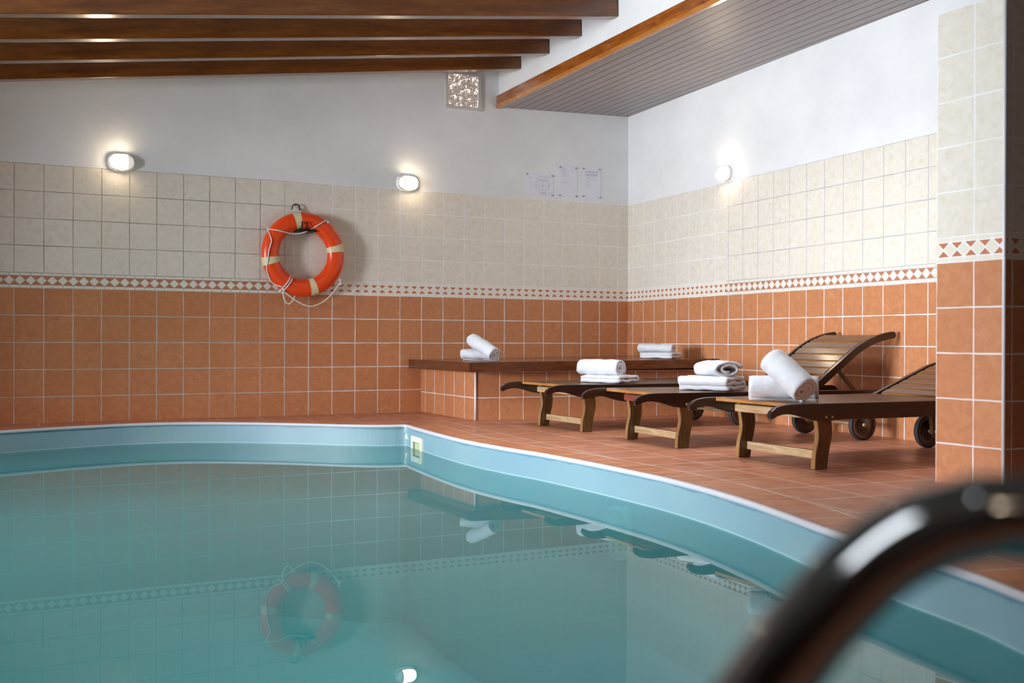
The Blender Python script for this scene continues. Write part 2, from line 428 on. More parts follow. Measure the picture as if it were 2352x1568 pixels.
pool = empty('swimming_pool', (-5.3, -4.8, 0)); tag(pool, 'curved indoor swimming pool with light blue liner and white rim', 'pool')
def to_pool(o): o.parent = pool; o.matrix_parent_inverse = Matrix.Translation((5.3, 4.8, 0)); return o
N = len(rim)
bm = bmesh.new(); fs = []
ia = [bm.verts.new((p.x, p.y, 0.002)) for p in rim]; oa = [bm.verts.new((p.x, p.y, 0.0)) for p in cop]
uvl = bm.loops.layers.uv.verify()
for i in range(N):
    j = (i + 1) % N
    f = bm.faces.new((ia[i], oa[i], oa[j], ia[j])); f.normal_update()
    uvs = {ia[i]: (arc[i], 0), oa[i]: (arc[i], 0.24), ia[j]: (arc[i + 1], 0), oa[j]: (arc[i + 1], 0.24)}
    for l in f.loops: l[uvl].uv = uvs[l.vert]
    if f.normal.z < 0: f.normal_flip()
to_pool(mesh_obj('coping', bm, M_COPING))
# white bead around the rim
bm = bmesh.new()
prof = [(0.014, 0.003), (0.010, 0.007), (-0.006, 0.008), (-0.016, 0.004), (-0.018, -0.006), (-0.014, -0.014), (0.0, -0.016), (0.014, -0.012)]
offs = [offset_poly(rim, a) for a, _ in prof]
rg = [[bm.verts.new((offs[k][i].x, offs[k][i].y, prof[k][1])) for k in range(len(prof))] for i in range(N)]
for i in range(N):
    for k in range(len(prof)):
        bm.faces.new((rg[i][k], rg[i][(k + 1) % 8], rg[(i + 1) % N][(k + 1) % 8], rg[(i + 1) % N][k]))
bmesh.ops.recalc_face_normals(bm, faces=bm.faces)
to_pool(mesh_obj('rim', bm, plain('rim_white', rgb(206, 203, 208), 0.4), smooth=True))
# liner
ZW = -0.150
def liner_material():
    s = NT('pool_liner'); uv, u, v = s.uv()
    n = s.noise(s.mapping(uv, (3.0, 14.0, 1)), 3.0, 4, 0.6)
    c = s.ramp(s.noise(uv, 1.3, 2), [(0.3, rgb(124, 156, 171)), (0.7, rgb(140, 169, 175))])
    band = s.math('LESS_THAN', s.math('SUBTRACT', -0.020, v), s.math('MULTIPLY', s.math('SUBTRACT', s.noise(s.mapping(uv, (1.0, 0.01, 1)), 2.6, 5, 0.7), 0.42), 0.055))
    c = s.mix(s.math('MULTIPLY', band, 0.75), c, rgb(98, 134, 158))
    # lime streaks where the two curves meet
    near = s.maprange(s.math('ABSOLUTE', s.math('SUBTRACT', u, CUSP)), 0.0, 0.13, 1.0, 0.0)
    st = s.maprange(s.math('MULTIPLY', s.noise(s.mapping(uv, (34.0, 12.0, 1)), 1.0, 5, 0.7, 0.5), near), 0.47, 0.53)
    st = s.math('MULTIPLY', st, s.math('GREATER_THAN', v, -0.10))
    c = s.mix(st, c, rgb(222, 222, 196))
    c = s.mix(s.maprange(v, -0.62, -0.42, 1.0, 0.0), c, rgb(176, 226, 230))  # deep liner painted paler than above to brighten the water
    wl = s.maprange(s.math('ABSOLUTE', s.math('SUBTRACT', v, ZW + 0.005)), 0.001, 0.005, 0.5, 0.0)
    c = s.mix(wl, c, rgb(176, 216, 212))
    s.pbr(c, 0.42, s.bump(n, 0.08, 0.001)); return s.m
CUSP = arc[len(RIM_A) * 5 - 2]
bm = bmesh.new(); uvl = bm.loops.layers.uv.verify()
inn = offset_poly(rim, -0.002); DEP = -1.45
levels = [-0.010, -0.148, -0.6, DEP]
lv = [[bm.verts.new((p.x, p.y, z)) for p in inn] for z in levels]
for a in range(len(levels) - 1):
    for i in range(N):
        j = (i + 1) % N
        f = bm.faces.new((lv[a][i], lv[a][j], lv[a + 1][j], lv[a + 1][i]))
        d = {lv[a][i]: (arc[i], levels[a]), lv[a][j]: (arc[i + 1], levels[a]), lv[a + 1][i]: (arc[i], levels[a + 1]), lv[a + 1][j]: (arc[i + 1], levels[a + 1])}
        for l in f.loops: l[uvl].uv = d[l.vert]
for t in tessellate_polygon([[v.co for v in lv[-1]]]):
    f = bm.faces.new([lv[-1][i] for i in t])
    for l in f.loops: l[uvl].uv = (l.vert.co.x, -1.45)
bmesh.ops.recalc_face_normals(bm, faces=bm.faces)
bmesh.ops.reverse_faces(bm, faces=bm.faces)
to_pool(mesh_obj('liner', bm, liner_material(), smooth=False))
# water
def water_material():
    s = NT('pool_water')
    nrm = s.bump(s.noise(s.mapping(s.obj(), (1, 1, 1)), 1.6, 2, 0.4), 0.015, 0.01)
    fr = s.n('ShaderNodeFresnel'); fr.inputs['IOR'].default_value = 1.333; s.l(nrm, fr.inputs['Normal'])
    gl = s.n('ShaderNodeBsdfGlossy'); gl.inputs['Roughness'].default_value = 0.0; s.l(nrm, gl.inputs['Normal'])
    tr = s.n('ShaderNodeBsdfTransparent'); tr.inputs[0].default_value = (0.48, 0.97, 0.97, 1)
    df = s.n('ShaderNodeBsdfDiffuse'); df.inputs[0].default_value = rgb(130, 236, 238)
    mb = s.n('ShaderNodeMixShader'); mb.inputs[0].default_value = 0.70; s.l(df.outputs[0], mb.inputs[1]); s.l(tr.outputs[0], mb.inputs[2])
    mx = s.n('ShaderNodeMixShader'); s.l(fr.outputs[0], mx.inputs[0]); s.l(mb.outputs[0], mx.inputs[1]); s.l(gl.outputs[0], mx.inputs[2])
    s.l(mx.outputs[0], s.out.inputs[0]); return s.m
bm = bmesh.new()
wp = offset_poly(rim, -0.0015)
vs = [bm.verts.new((p.x, p.y, ZW)) for p in wp]
for t in tessellate_polygon([[v.co for v in vs]]):
    f = bm.faces.new([vs[i] for i in t]); f.normal_update()
    if f.normal.z < 0: f.normal_flip()
to_pool(mesh_obj('water', bm, water_material()))

# skimmer, jet and lamp set in the liner
cream_pl = plain('cream_plastic', rgb(232, 230, 208), 0.35)
def wall_point(yv):
    """liner point on the right-hand side for a y"""
    k0 = len(RIM_A) * 5
    for i in range(k0, len(rim) - 60):
        a, b = rim[i], rim[i + 1]
        if (a.y >= yv >= b.y):
            t = (a.y - yv) / (a.y - b.y); p = a.lerp(b, t); d = (b - a).normalized(); return p, d
def frame_mat(yv, z, pull=0.0):
    p, d = wall_point(yv); n = Vector((-abs(d.y), d.x * (1 if d.y < 0 else -1), 0)).normalized()
    dx = Vector((d.x, d.y, 0)); n = Vector((d.y, -d.x, 0)); 
    if n.x > 0: n = -n
    m = Matrix((dx, n, Vector((0, 0, 1)))).transposed().to_4x4(); m.translation = Vector((p.x, p.y, z)) + n * pull
    return m
def rounded_rect(w_, h_, r, seg=5):
    out = []
    for cx, cz, a0 in ((w_ / 2 - r, h_ / 2 - r, 0), (-w_ / 2 + r, h_ / 2 - r, 90), (-w_ / 2 + r, -h_ / 2 + r, 180), (w_ / 2 - r, -h_ / 2 + r, 270)):
        for k in range(seg + 1):
            a = math.radians(a0 + 90 * k / seg); out.append((cx + r * math.cos(a), cz + r * math.sin(a)))
    return out
m = frame_mat(-1.665, -0.150)
bm = bmesh.new()
o_ = rounded_rect(0.285, 0.185, 0.022); i_ = rounded_rect(0.19, 0.105, 0.004)
def ring_frame(bm, o_, i_, y0, y1, m, depth_in=None):
    lay = []
    for pts, y in ((o_, y0), (o_, y1), (i_, y1), (i_, y0 if depth_in is None else depth_in)):
        lay.append([bm.verts.new(m @ Vector((p[0], y, p[1]))) for p in pts])
    n = len(o_)
    for A, B in zip(lay[:-1], lay[1:]):
        for k in range(n): bm.faces.new((A[k], A[(k + 1) % n], B[(k + 1) % n], B[k]))
    return lay
lay = ring_frame(bm, o_, i_, -0.002, 0.014, m, depth_in=0.0035)
sk = to_pool(mesh_obj('skimmer_frame', bm, cream_pl))
sk['label'] = 'cream plastic skimmer frame'
bm = bmesh.new(); add_box(bm, -0.094, 0.094, 0.001, 0.004, -0.052, 0.052, m); 
fl = mesh_obj('skimmer_flap', bm, plain('flap_olive', rgb(196, 198, 160), 0.5), sk)
bm = bmesh.new(); add_box(bm, -0.094, -0.072, 0.004, 0.008, -0.052, 0.052, m); add_box(bm, -0.094, 0.094, 0.004, 0.008, 0.046, 0.052, m)
mesh_obj('skimmer_recess', bm, plain('recess_olive', rgb(120, 126, 92), 0.6), sk)
m = frame_mat(-4.406, -0.222)
bm = bmesh.new(); add_lathe(bm, [(0.046, 0.0), (0.05, 0.008), (0.045, 0.013), (0.02, 0.015), (0.017, 0.006), (0.002, 0.006)], 28, m)
to_pool(mesh_obj('water_jet', bm, plain('jet_white', rgb(214, 232, 226), 0.4), smooth=True))
m = frame_mat(-4.33, -0.315)
bm = bmesh.new(); add_lathe(bm, [(0.135, 0.0), (0.135, 0.02), (0.115, 0.03), (0.11, 0.018), (0.09, 0.03), (0.02, 0.04), (0.001, 0.04)], 36, m)
to_pool(mesh_obj('underwater_light', bm, plain('light_trim', rgb(206, 226, 222), 0.35), smooth=True))

# ------------------------------------------------------------------ ceiling, bulkhead, soffit, beams
CS = 0.135
def zceil(x): return 3.20 + CS * (max(x, -8.6) + 1.45)
bm = bmesh.new()
xs = (XL - 0.2, -1.3); pts = [(xs[0], zceil(xs[0])), (-8.6, zceil(-8.6)), (xs[1], zceil(xs[1])), (xs[1], zceil(xs[1]) + 0.1), (-8.6, zceil(-8.6) + 0.1), (xs[0], zceil(xs[0]) + 0.1)]
prism(bm, pts, YF - 0.2, 0.2)
struct(mesh_obj('ceiling', bm, M_PL))
FD = Vector((math.sin(0.053), math.cos(0.053), 0))     # fascia direction (towards the back wall)
def fpt(s_, off=0.0): # s_ metres from the back wall towards the camera; off to the right
    return Vector((-1.418, 0, 0)) - FD * s_ + Vector((FD.y, -FD.x, 0)) * off
bm = bmesh.new()
a, b = fpt(-0.02, 0.012), fpt(9.5, 0.012)
q = [a, b, b + Vector((0.12, 0, 0)), a + Vector((0.12, 0, 0))]
lo = [bm.verts.new((p.x, p.y, 2.80)) for p in q]; hi = [bm.verts.new((p.x, p.y, 3.75)) for p in q]
bm.faces.new(lo); bm.faces.new(hi[::-1])
for k in range(4): bm.faces.new((lo[k], hi[k], hi[(k + 1) % 4], lo[(k + 1) % 4]))
bmesh.ops.recalc_face_normals(bm, faces=bm.faces)
struct(mesh_obj('trim_1', bm, M_PL))     # white upstand above the soffit

def soffit_material():
    s = NT('whitewashed_planks'); uv, u, v = s.uv(); PP = 0.094
    f = s.math('FRACT', s.math('DIVIDE', u, PP)); d = s.math('MULTIPLY', s.math('SUBTRACT', 0.5, s.math('ABSOLUTE', s.math('SUBTRACT', f, 0.5))), PP)
    g = s.maprange(d, 0.005, 0.008, 1.0, 0.0)
    rnd = s.white(s.math('FLOOR', s.math('DIVIDE', u, PP)), 1.0)
    n = s.noise(s.mapping(uv, (26, 2.0, 1)), 3.0, 5, 0.62, 0.8)
    c = s.ramp(n, [(0.3, rgb(138, 130, 130)), (0.55, rgb(160, 154, 154)), (0.8, rgb(174, 168, 168))])
    c = s.mix(s.math('MULTIPLY', rnd, 0.35), c, rgb(160, 148, 146))
    c = s.mix(g, c, rgb(104, 66, 48))
    s.pbr(c, 0.42, s.bump(s.math('MULTIPLY', g, -1.0), 0.7, 0.004)); return s.m
bm = bmesh.new()
def soff(p, z, zt): return (bm.verts.new((p.x, p.y, z)), bm.verts.new((p.x, p.y, zt)))
A0 = fpt(-0.03, 0.02); A1 = fpt(9.5, 0.02); B0 = Vector((0.05, 0.03, 0)); B1 = Vector((-0.75, -9.5, 0))
v4 = [soff(A0, 2.750, 2.80), soff(A1, 2.742, 2.80), soff(B1, 2.778, 2.84), soff(B0, 2.800, 2.84)]
fs = [bm.faces.new([v[0] for v in v4]), bm.faces.new([v[1] for v in v4][::-1])]
for k in range(4): fs.append(bm.faces.new((v4[k][0], v4[k][1], v4[(k + 1) % 4][1], v4[(k + 1) % 4][0])))
fr_ = Vector((FD.y, -FD.x, 0))
uv_faces(bm, fs, lambda co, f: ((co - Vector((-1.418, 0, 0))).dot(fr_) - 0.04, co.y))
bmesh.ops.recalc_face_normals(bm, faces=bm.faces)
struct(mesh_obj('ceiling_soffit', bm, soffit_material()))
M_FAS = wood_material('orange_varnished_wood', rgb(104, 52, 14), rgb(150, 82, 26), rgb(186, 112, 44), 0.22, 1.0, 'Y', 0.6)
M_FAS2 = wood_material('light_orange_varnished_wood', rgb(150, 86, 30), rgb(186, 118, 50), rgb(208, 144, 74), 0.25, 1.0, 'Y', 0.5)
fas = empty('fascia_board', (-1.418, 0, 2.75)); tag(fas, 'long orange varnished fascia board along the edge of the lowered plank ceiling', 'fascia board')
def along(name, o0, o1, z0, z1, mat, s1=9.4):
    bm = bmesh.new(); q = [fpt(0.002, o0), fpt(s1, o0), fpt(s1, o1), fpt(0.002, o1)]
    lo = [bm.verts.new((p.x, p.y, z0)) for p in q]; hi = [bm.verts.new((p.x, p.y, z1)) for p in q]
    bm.faces.new(lo); bm.faces.new(hi[::-1])
    for k in range(4): bm.faces.new((lo[k], hi[k], hi[(k + 1) % 4], lo[(k + 1) % 4]))
    bevel(bm, 0.003)
    o = mesh_obj(name, bm, mat, fas); o.matrix_parent_inverse = Matrix.Translation((1.418, 0, -2.75)); return o
along('board', -0.012, 0.012, 2.766, 2.852, M_FAS)
along('moulding', -0.016, 0.024, 2.738, 2.768, M_FAS2)

def beam_material():
    m = wood_material('dark_varnished_beam', rgb(74, 38, 10), rgb(122, 68, 20), rgb(156, 96, 36), 0.28, 0.32, 'X', 0.5)
    t = m.node_tree; pb = [n for n in t.nodes if n.type == 'BSDF_PRINCIPLED'][0]; src = pb.inputs['Base Color'].links[0].from_socket
    tc = t.nodes.new('ShaderNodeTexCoord'); mp = t.nodes.new('ShaderNodeMapping'); mp.inputs['Scale'].default_value = (1.6, 3.0, 5.0); t.links.new(tc.outputs['Object'], mp.inputs[0])
    oi = t.nodes.new('ShaderNodeObjectInfo'); cb = t.nodes.new('ShaderNodeCombineXYZ'); ml = t.nodes.new('ShaderNodeMath'); ml.operation = 'MULTIPLY'; ml.inputs[1].default_value = 40.0
    t.links.new(oi.outputs['Random'], ml.inputs[0]); t.links.new(ml.outputs[0], cb.inputs[0]); t.links.new(cb.outputs[0], mp.inputs['Location'])
    vo = t.nodes.new('ShaderNodeTexVoronoi'); vo.inputs['Scale'].default_value = 1.0; t.links.new(mp.outputs[0], vo.inputs['Vector'])
    mr = t.nodes.new('ShaderNodeMapRange'); mr.inputs[1].default_value = 0.05; mr.inputs[2].default_value = 0.13; mr.inputs[3].default_value = 0.85; mr.inputs[4].default_value = 0.0
    t.links.new(vo.outputs['Distance'], mr.inputs[0])
    mx = t.nodes.new('ShaderNodeMix'); mx.data_type = 'RGBA'; t.links.new(mr.outputs[0], mx.inputs[0]); t.links.new(src, mx.inputs[6]); mx.inputs[7].default_value = rgb(40, 18, 8)
    t.links.new(mx.outputs[2], pb.inputs['Base Color']); return m
M_BEAM = beam_material()
beam_lab = ['third', 'x']
def beam(y, n, lab):
    x1 = -1.418 + 0.053 * y + 0.011   # ends against the upstand
    L = 7.6; H = 0.17
    e = empty('ceiling_beam', (x1, y, 2.992)); e.rotation_euler = (0, -math.atan(CS) * 1, 0)
    bm = bmesh.new()
    for f in add_box(bm, -L, 0.0, 0.0, 0.09, 0.0, H): pass
    bmesh.ops.subdivide_edges(bm, edges=[x for x in bm.edges if abs((x.verts[0].co - x.verts[1].co).x) > 1], cuts=12)
    bevel(bm, 0.006, 2)
    me = mesh_obj('timber', bm, M_BEAM); me.parent = e
    return tag(e, lab, 'beam', 'dark wooden beams under the sloping ceiling')
beam(-0.49, 0, 'dark varnished ceiling beam nearest the back wall, shortest of the beams')
beam(-1.048, 1, 'dark varnished ceiling beam, second out from the back wall')
beam(-1.614, 2, 'dark varnished ceiling beam, third out from the back wall')
beam(-2.181, 3, 'knotty dark ceiling beam at the top edge, fourth out from the back wall')

overhead_light()
bm = bmesh.new(); e3 = Matrix.Translation((-2.75, -3.45, zceil(-2.75) - 0.012)) @ Matrix.Rotation(-math.atan(CS), 4, 'Y')
ring_frame(bm, [(-0.65, -0.7), (0.65, -0.7), (0.65, 0.7), (-0.65, 0.7)], [(-0.57, -0.62), (0.57, -0.62), (0.57, 0.62), (-0.57, 0.62)], -0.02, 0.012, e3 @ Matrix.Rotation(PI / 2, 4, 'X'))
w3 = struct(mesh_obj('added_fill_frame', bm, plain('added_fill_frame_paint', rgb(220, 220, 216), 0.5)))  # unseen frame around the added fill light
# partition stub on the right
XP = -1.838; YP0 = -5.345; YP1 = -5.705
bm = bmesh.new()
fs = add_box(bm, XP, -0.45, YP1, YP0, -0.01, 2.80)
bm.normal_update()
def puv(co, f):
    if abs(f.normal.x) > 0.5: return (YP0 - co.y, co.z + 0.017)
    return (co.x - XP + 3 * P - 0.05, co.z + 0.017)
uv_faces(bm, fs, puv)
struct(mesh_obj('wall_partition', bm, M_P))
M_STRIP = plain('white_corner_strip', rgb(226, 226, 230), 0.35)
bm = bmesh.new(); add_tube(bm, [(XP + 0.004, YP1 + 0.004, 0.0), (XP + 0.004, YP1 + 0.004, 2.16)], 0.008, 10)
struct(mesh_obj('trim_2', bm, M_STRIP, smooth=True))

# ------------------------------------------------------------------ tiled bench in the corner
bench = empty('corner_bench', (-2.16, -1.116, 0)); tag(bench, 'low tiled corner bench with a thick dark wooden top', 'bench')
bc = Vector((-2.160, -1.116, 0)); fd = Vector((math.cos(AB), -math.sin(AB), 0))  # front runs square to the right wall
t_end = 2.06
fe = bc + fd * t_end
bm = bmesh.new()
q = [Vector((-2.160, -0.001, 0)), bc, fe, Vector((0.0, -0.001, 0))]
lo = [bm.verts.new((p.x, p.y, -0.005)) for p in q]; hi = [bm.verts.new((p.x, p.y, 0.386)) for p in q]
F = [bm.faces.new((lo[k], hi[k], hi[(k + 1) % 4], lo[(k + 1) % 4])) for k in range(4)] + [bm.faces.new(lo), bm.faces.new(hi[::-1])]
bm.normal_update()
def buv(co, f):
    vv = co.z + (Z0 - 4 * P) - 0.176
    if abs(f.normal.x) > 0.8 and co.x < -1: return (co.y + 1.116 + 12 * P, vv)
    return ((co - bc).dot(fd) + 12 * P, vv)
uv_faces(bm, F, buv)
bmesh.ops.recalc_face_normals(bm, faces=bm.faces)
INV = Matrix.Translation((2.16, 1.116, 0))
def to_bench(o): o.parent = bench; o.matrix_parent_inverse = INV; return o
to_bench(mesh_obj('tiled_base', bm, M_C))
bm = bmesh.new(); add_tube(bm, [(bc.x - 0.001, bc.y - 0.001, 0), (bc.x - 0.001, bc.y - 0.001, 0.386)], 0.009, 10)
to_bench(mesh_obj('corner_strip', bm, M_STRIP, smooth=True))
M_TOP = wood_material('worn_dark_board', rgb(66, 30, 10), rgb(92, 46, 20), rgb(118, 66, 34), 0.22, 0.7, 'X', 0.5, scratches=rgb(150, 104, 54))
def plank(name, poly, z0, z1, m_=M_TOP, bw=0.005):
    bm = bmesh.new(); lo = [bm.verts.new((p[0], p[1], z0)) for p in poly]; hi = [bm.verts.new((p[0], p[1], z1)) for p in poly]
    n = len(poly); bm.faces.new(lo); bm.faces.new(hi[::-1])
    for k in range(n): bm.faces.new((lo[k], hi[k], hi[(k + 1) % n], lo[(k + 1) % n]))
    bevel(bm, bw, 2)
    for v in bm.verts: v.co.z += (v.co.x - X0) * 0.011
    return to_bench(mesh_obj(name, bm, m_))
X0 = -2.281; yf = -1.285; SL = 0.150
c1 = Vector((X0, yf, 0)); nrmf = Vector((-math.sin(AB), -math.cos(AB), 0))
def onfront(x): return (x, yf - SL * (x - X0))
# mitred end board and two front boards
plank('top_board', [(X0, -0.002), (X0, yf), (-1.2, onfront(-1.2)[1]), (-1.2, -0.002)], 0.384, 0.462)
plank('top_board', [(-1.196, -0.002), (-1.196, onfront(-1.196)[1]), (-0.142, onfront(-0.142)[1]), (-0.012, -0.002)], 0.384, 0.461)
plank('corner_block', [(X0 - 0.001, yf + 0.035), (X0 - 0.001, yf - 0.0012), (X0 + 0.012, yf - 0.002), (X0 + 0.012, yf + 0.035)], 0.386, 0.461, plain('end_grain_dark', rgb(58, 34, 14), 0.5), 0.002)

# ------------------------------------------------------------------ sun loungers
M_RAIL = wood_material('dark_stained_rail', rgb(26, 10, 4), rgb(44, 20, 10), rgb(66, 34, 18), 0.3, 1.0, 'X', 0.4)
M_SLAT = wood_material('varnished_slats', rgb(58, 32, 18), rgb(92, 56, 32), rgb(126, 84, 50), 0.3, 1.0, 'Y', 0.3)
M_LEG = wood_material('weathered_leg', rgb(58, 38, 16), rgb(92, 62, 28), rgb(140, 98, 48), 0.42, 1.0, 'Z', 0.15)
M_PALE = wood_material('pale_bare_wood', rgb(140, 110, 76), rgb(184, 152, 112), rgb(210, 184, 146), 0.6, 1.0, 'Y', 0.0)
M_TYRE = plain('grey_rubber', rgb(52, 56, 60), 0.6)
M_BRASS = plain('brass_bolt', rgb(170, 160, 110), 0.3, 0.9)
M_EDGE = wood_material('bare_orange_edge', rgb(134, 84, 38), rgb(168, 114, 56), rgb(188, 138, 78), 0.45, 1.0, 'Y', 0.1)
M_EDGEV = wood_material('bare_orange_leg_edge', rgb(112, 74, 36), rgb(146, 102, 56), rgb(176, 136, 84), 0.5, 1.0, 'Z', 0.0)
HWD = 0.335
RAIL = [(-.336, .268), (-.338, .285), (-.328, .300), (-.305, .315), (-.272, .324), (-.23, .3295), (-.17, .331), (0.1, .331), (0.6, .329), (1.3, .327), (1.62, .327), (1.652, .318), (1.668, .298),
        (1.664, .270), (1.645, .252), (1.60, .247), (1.0, .245), (0.4, .246), (.10, .247), (.03, .242), (-.03, .242), (-.08, .248), (-.13, .262), (-.18, .276), (-.225, .282), (-.262, .281), (-.295, .273), (-.318, .262), (-.330, .260)]
def rail_bm(y0, y1):
    bm = bmesh.new(); prism(bm, RAIL, y0, y1); bevel(bm, 0.004, 2, 0.9); return bm
def leg_bm(y0, y1):
    R = catmull([(0.085, 0, 0.30), (0.088, 0, 0.25), (0.094, 0, 0.20), (0.090, 0, 0.15), (0.074, 0, 0.08), (0.062, 0, 0.0)], 4)
    L = catmull([(-0.018, 0, 0.0), (-0.012, 0, 0.08), (0.004, 0, 0.15), (0.004, 0, 0.20), (-0.006, 0, 0.25), (-0.012, 0, 0.30)], 4)
    bm = bmesh.new(); fs = prism(bm, [(p.x - 0.02, p.z) for p in R] + [(p.x - 0.02, p.z) for p in L], y0, y1)
    for f in fs[2 + len(R):-1]: f.material_index = 1
    bevel(bm, 0.003, 1, 0.9); return bm
def wheel_bm(y, side):
    bm = bmesh.new(); m = Matrix.Translation((1.36, y, 0.1))
    add_lathe(bm, [(0.001, -0.012), (0.03, -0.016), (0.034, -0.010), (0.078, -0.010), (0.085, -0.015), (0.099, -0.013), (0.1, 0.0), (0.099, 0.013), (0.085, 0.015), (0.078, 0.010), (0.034, 0.010), (0.03, 0.016), (0.001, 0.012)], 40, m)
    return bm
def back_curve(n=24, L=0.76, ang0=36, s0=0.40, ang1=6):
    pts = [(0, 0)]; ds = L / n
    for k in range(n):
        s_ = (k + 0.5) * ds; t = max(0.0, (s_ - s0) / (L - s0)); a = math.radians(ang0 + (ang1 - ang0) * t)
        pts.append((pts[-1][0] + ds * math.cos(a), pts[-1][1] + ds * math.sin(a)))
    return pts
def make_backrest(root, raise_deg):
    """hinged at X=.95, Z=.315; raise_deg is the lean of its straight part"""
    ha = math.radians(raise_deg - 36)
    m = Matrix.Translation((0.95, 0, 0.312)) @ Matrix.Rotation(-ha, 4, 'Y')
    cur = back_curve(); w_ = HWD - 0.045
    ext = [(-0.05, -0.036)] + cur
    def offs(d):
        out = []
        for i, p in enumerate(ext):
            a = ext[max(i - 1, 0)]; b = ext[min(i + 1, len(ext) - 1)]
            t = Vector((b[0] - a[0], b[1] - a[1])).normalized(); out.append((p[0] - t.y * d, p[1] + t.x * d))
        return out
    bm = bmesh.new()
    # slats 58 mm wide every 72 mm along the curve
    s_ = 0.0; pos = []; acc = 0.0
    cum = [0.0]
    for a, b in zip(cur[:-1], cur[1:]): cum.append(cum[-1] + math.hypot(b[0] - a[0], b[1] - a[1]))
    def at(s_):
        for i in range(len(cum) - 1):
            if cum[i + 1] >= s_ or i == len(cum) - 2:
                t = (s_ - cum[i]) / (cum[i + 1] - cum[i]); a, b = cur[i], cur[i + 1]
                return Vector((a[0] + (b[0] - a[0]) * t, a[1] + (b[1] - a[1]) * t)), Vector((b[0] - a[0], b[1] - a[1])).normalized()
    s_ = 0.02
    while s_ + 0.06 < 0.72:
        p0, t0 = at(s_); p1, t1 = at(s_ + 0.060); t = (p1 - p0).normalized(); nn = Vector((-t.y, t.x))
        pts = [p0 + nn * 0.004, p1 + nn * 0.004, p1 + nn * 0.022, p0 + nn * 0.022]
        fs = prism(bm, [(p.x, p.y) for p in pts], -w_ + 0.028, w_ - 0.028, m)
        fs[3].material_index = 1; fs[5].material_index = 1
        s_ += 0.0725
    bevel(bm, 0.002, 1)
    br = mesh_obj('backrest', bm, M_SLAT, root); br.data.materials.append(M_EDGE)
    up_, dn_ = offs(0.026), offs(-0.020)
    tip = ext[-1]; t = Vector((ext[-1][0] - ext[-2][0], ext[-1][1] - ext[-2][1])).normalized()
    end = [(tip[0] + 0.018 * math.cos(a) * t.x + 0.023 * math.sin(a) * -t.y, tip[1] + 0.018 * math.cos(a) * t.y + 0.023 * math.sin(a) * t.x + 0.003) for a in (1.0, 0.4, -0.2, -0.8)]
    for sg in (-1, 1):
        bm = bmesh.new(); y0 = sg * w_ - 0.014; prism(bm, up_ + end + dn_[::-1], y0, y0 + 0.028, m); bevel(bm, 0.004, 2, 0.9)
        mesh_obj('backrest_rail', bm, M_RAIL, br)
    if raise_deg > 5:
        for sg in (-1, 1):
            p0 = m @ Vector((cur[9][0], sg * (w_ - 0.03), cur[9][1] - 0.02)); p1 = Vector((p0.x + 0.17 if raise_deg > 30 else p0.x + 0.12, p0.y, 0.29))
            bm = bmesh.new(); d = (p1 - p0).normalized(); n_ = Vector((-d.z, 0, d.x))
            vs_ = [p0 + n_ * 0.013, p1 + n_ * 0.013, p1 - n_ * 0.013, p0 - n_ * 0.013]
            prism(bm, [(v.x, v.z) for v in vs_], p0.y - 0.01, p0.y + 0.01); bevel(bm, 0.003, 1)
            mesh_obj('support_strut', bm, M_LEG, root)
def make_frame(root, cross_mat):
    for sg in (-1, 1):
        y0 = sg * HWD - 0.014
        r = mesh_obj('side_rail', rail_bm(y0, y0 + 0.028), M_RAIL, root)
        yo = sg * (HWD + 0.015)
        for bx in (0.008, 0.045):
            bm = bmesh.new(); add_lathe(bm, [(0.007, -0.002), (0.007, 0.002), (0.004, 0.0032), (0.0005, 0.0032)], 14, Matrix.Translation((bx, yo, 0.262)) @ (Matrix.Rotation(PI, 4, 'Z') if sg < 0 else Matrix.Identity(4)))
            mesh_obj('bolt', bm, M_BRASS, r, True)
        yl = sg * (HWD - 0.031) - 0.016
        mesh_obj('leg', leg_bm(yl, yl + 0.032), M_LEG, root).data.materials.append(M_EDGEV)
        # rear bracket and wheel
        bm = bmesh.new(); prism(bm, [(1.30, 0.27), (1.39, 0.27), (1.395, 0.18), (1.385, 0.085), (1.36, 0.07), (1.335, 0.085), (1.33, 0.18)], sg * (HWD - 0.095) - 0.012, sg * (HWD - 0.095) + 0.012); bevel(bm, 0.003, 1)
        mesh_obj('rear_leg', bm, M_LEG, root)
        wl = mesh_obj('wheel', wheel_bm(sg * (HWD - 0.045), sg), M_RAIL, root, True)
        bm = bmesh.new(); m = Matrix.Translation((1.36, sg * (HWD - 0.045), 0.1)); add_lathe(bm, [(0.096, -0.0145), (0.1008, -0.012), (0.1012, 0.0), (0.1008, 0.012), (0.096, 0.0145)], 40, m, False)
        mesh_obj('tyre', bm, M_TYRE, wl, True)
    bm = bmesh.new(); add_tube(bm, [(1.36, -HWD + 0.02, 0.1), (1.36, HWD - 0.02, 0.1)], 0.011, 12); mesh_obj('axle', bm, M_PALE, root, True)
    bm = bmesh.new(); add_box(bm, 0.018, 0.045, -HWD + 0.03, HWD - 0.03, 0.045, 0.088); bevel(bm, 0.004, 2); mesh_obj('stretcher', bm, M_PALE, root)
    bm = bmesh.new(); add_box(bm, -0.045, -0.02, -HWD + 0.016, HWD - 0.016, 0.252, 0.292); bevel(bm, 0.003, 1); mesh_obj('crossbar', bm, cross_mat, root)
    bm = bmesh.new(); x = -0.17
    while x < 0.92:
        fs = add_box(bm, x, x + 0.060, -HWD + 0.0145, HWD - 0.0145, 0.311, 0.331); x += 0.0725
        fs[0].material_index = 1; fs[1].material_index = 1
    bevel(bm, 0.002, 1); mesh_obj('seat', bm, M_SLAT, root).data.materials.append(M_EDGE)
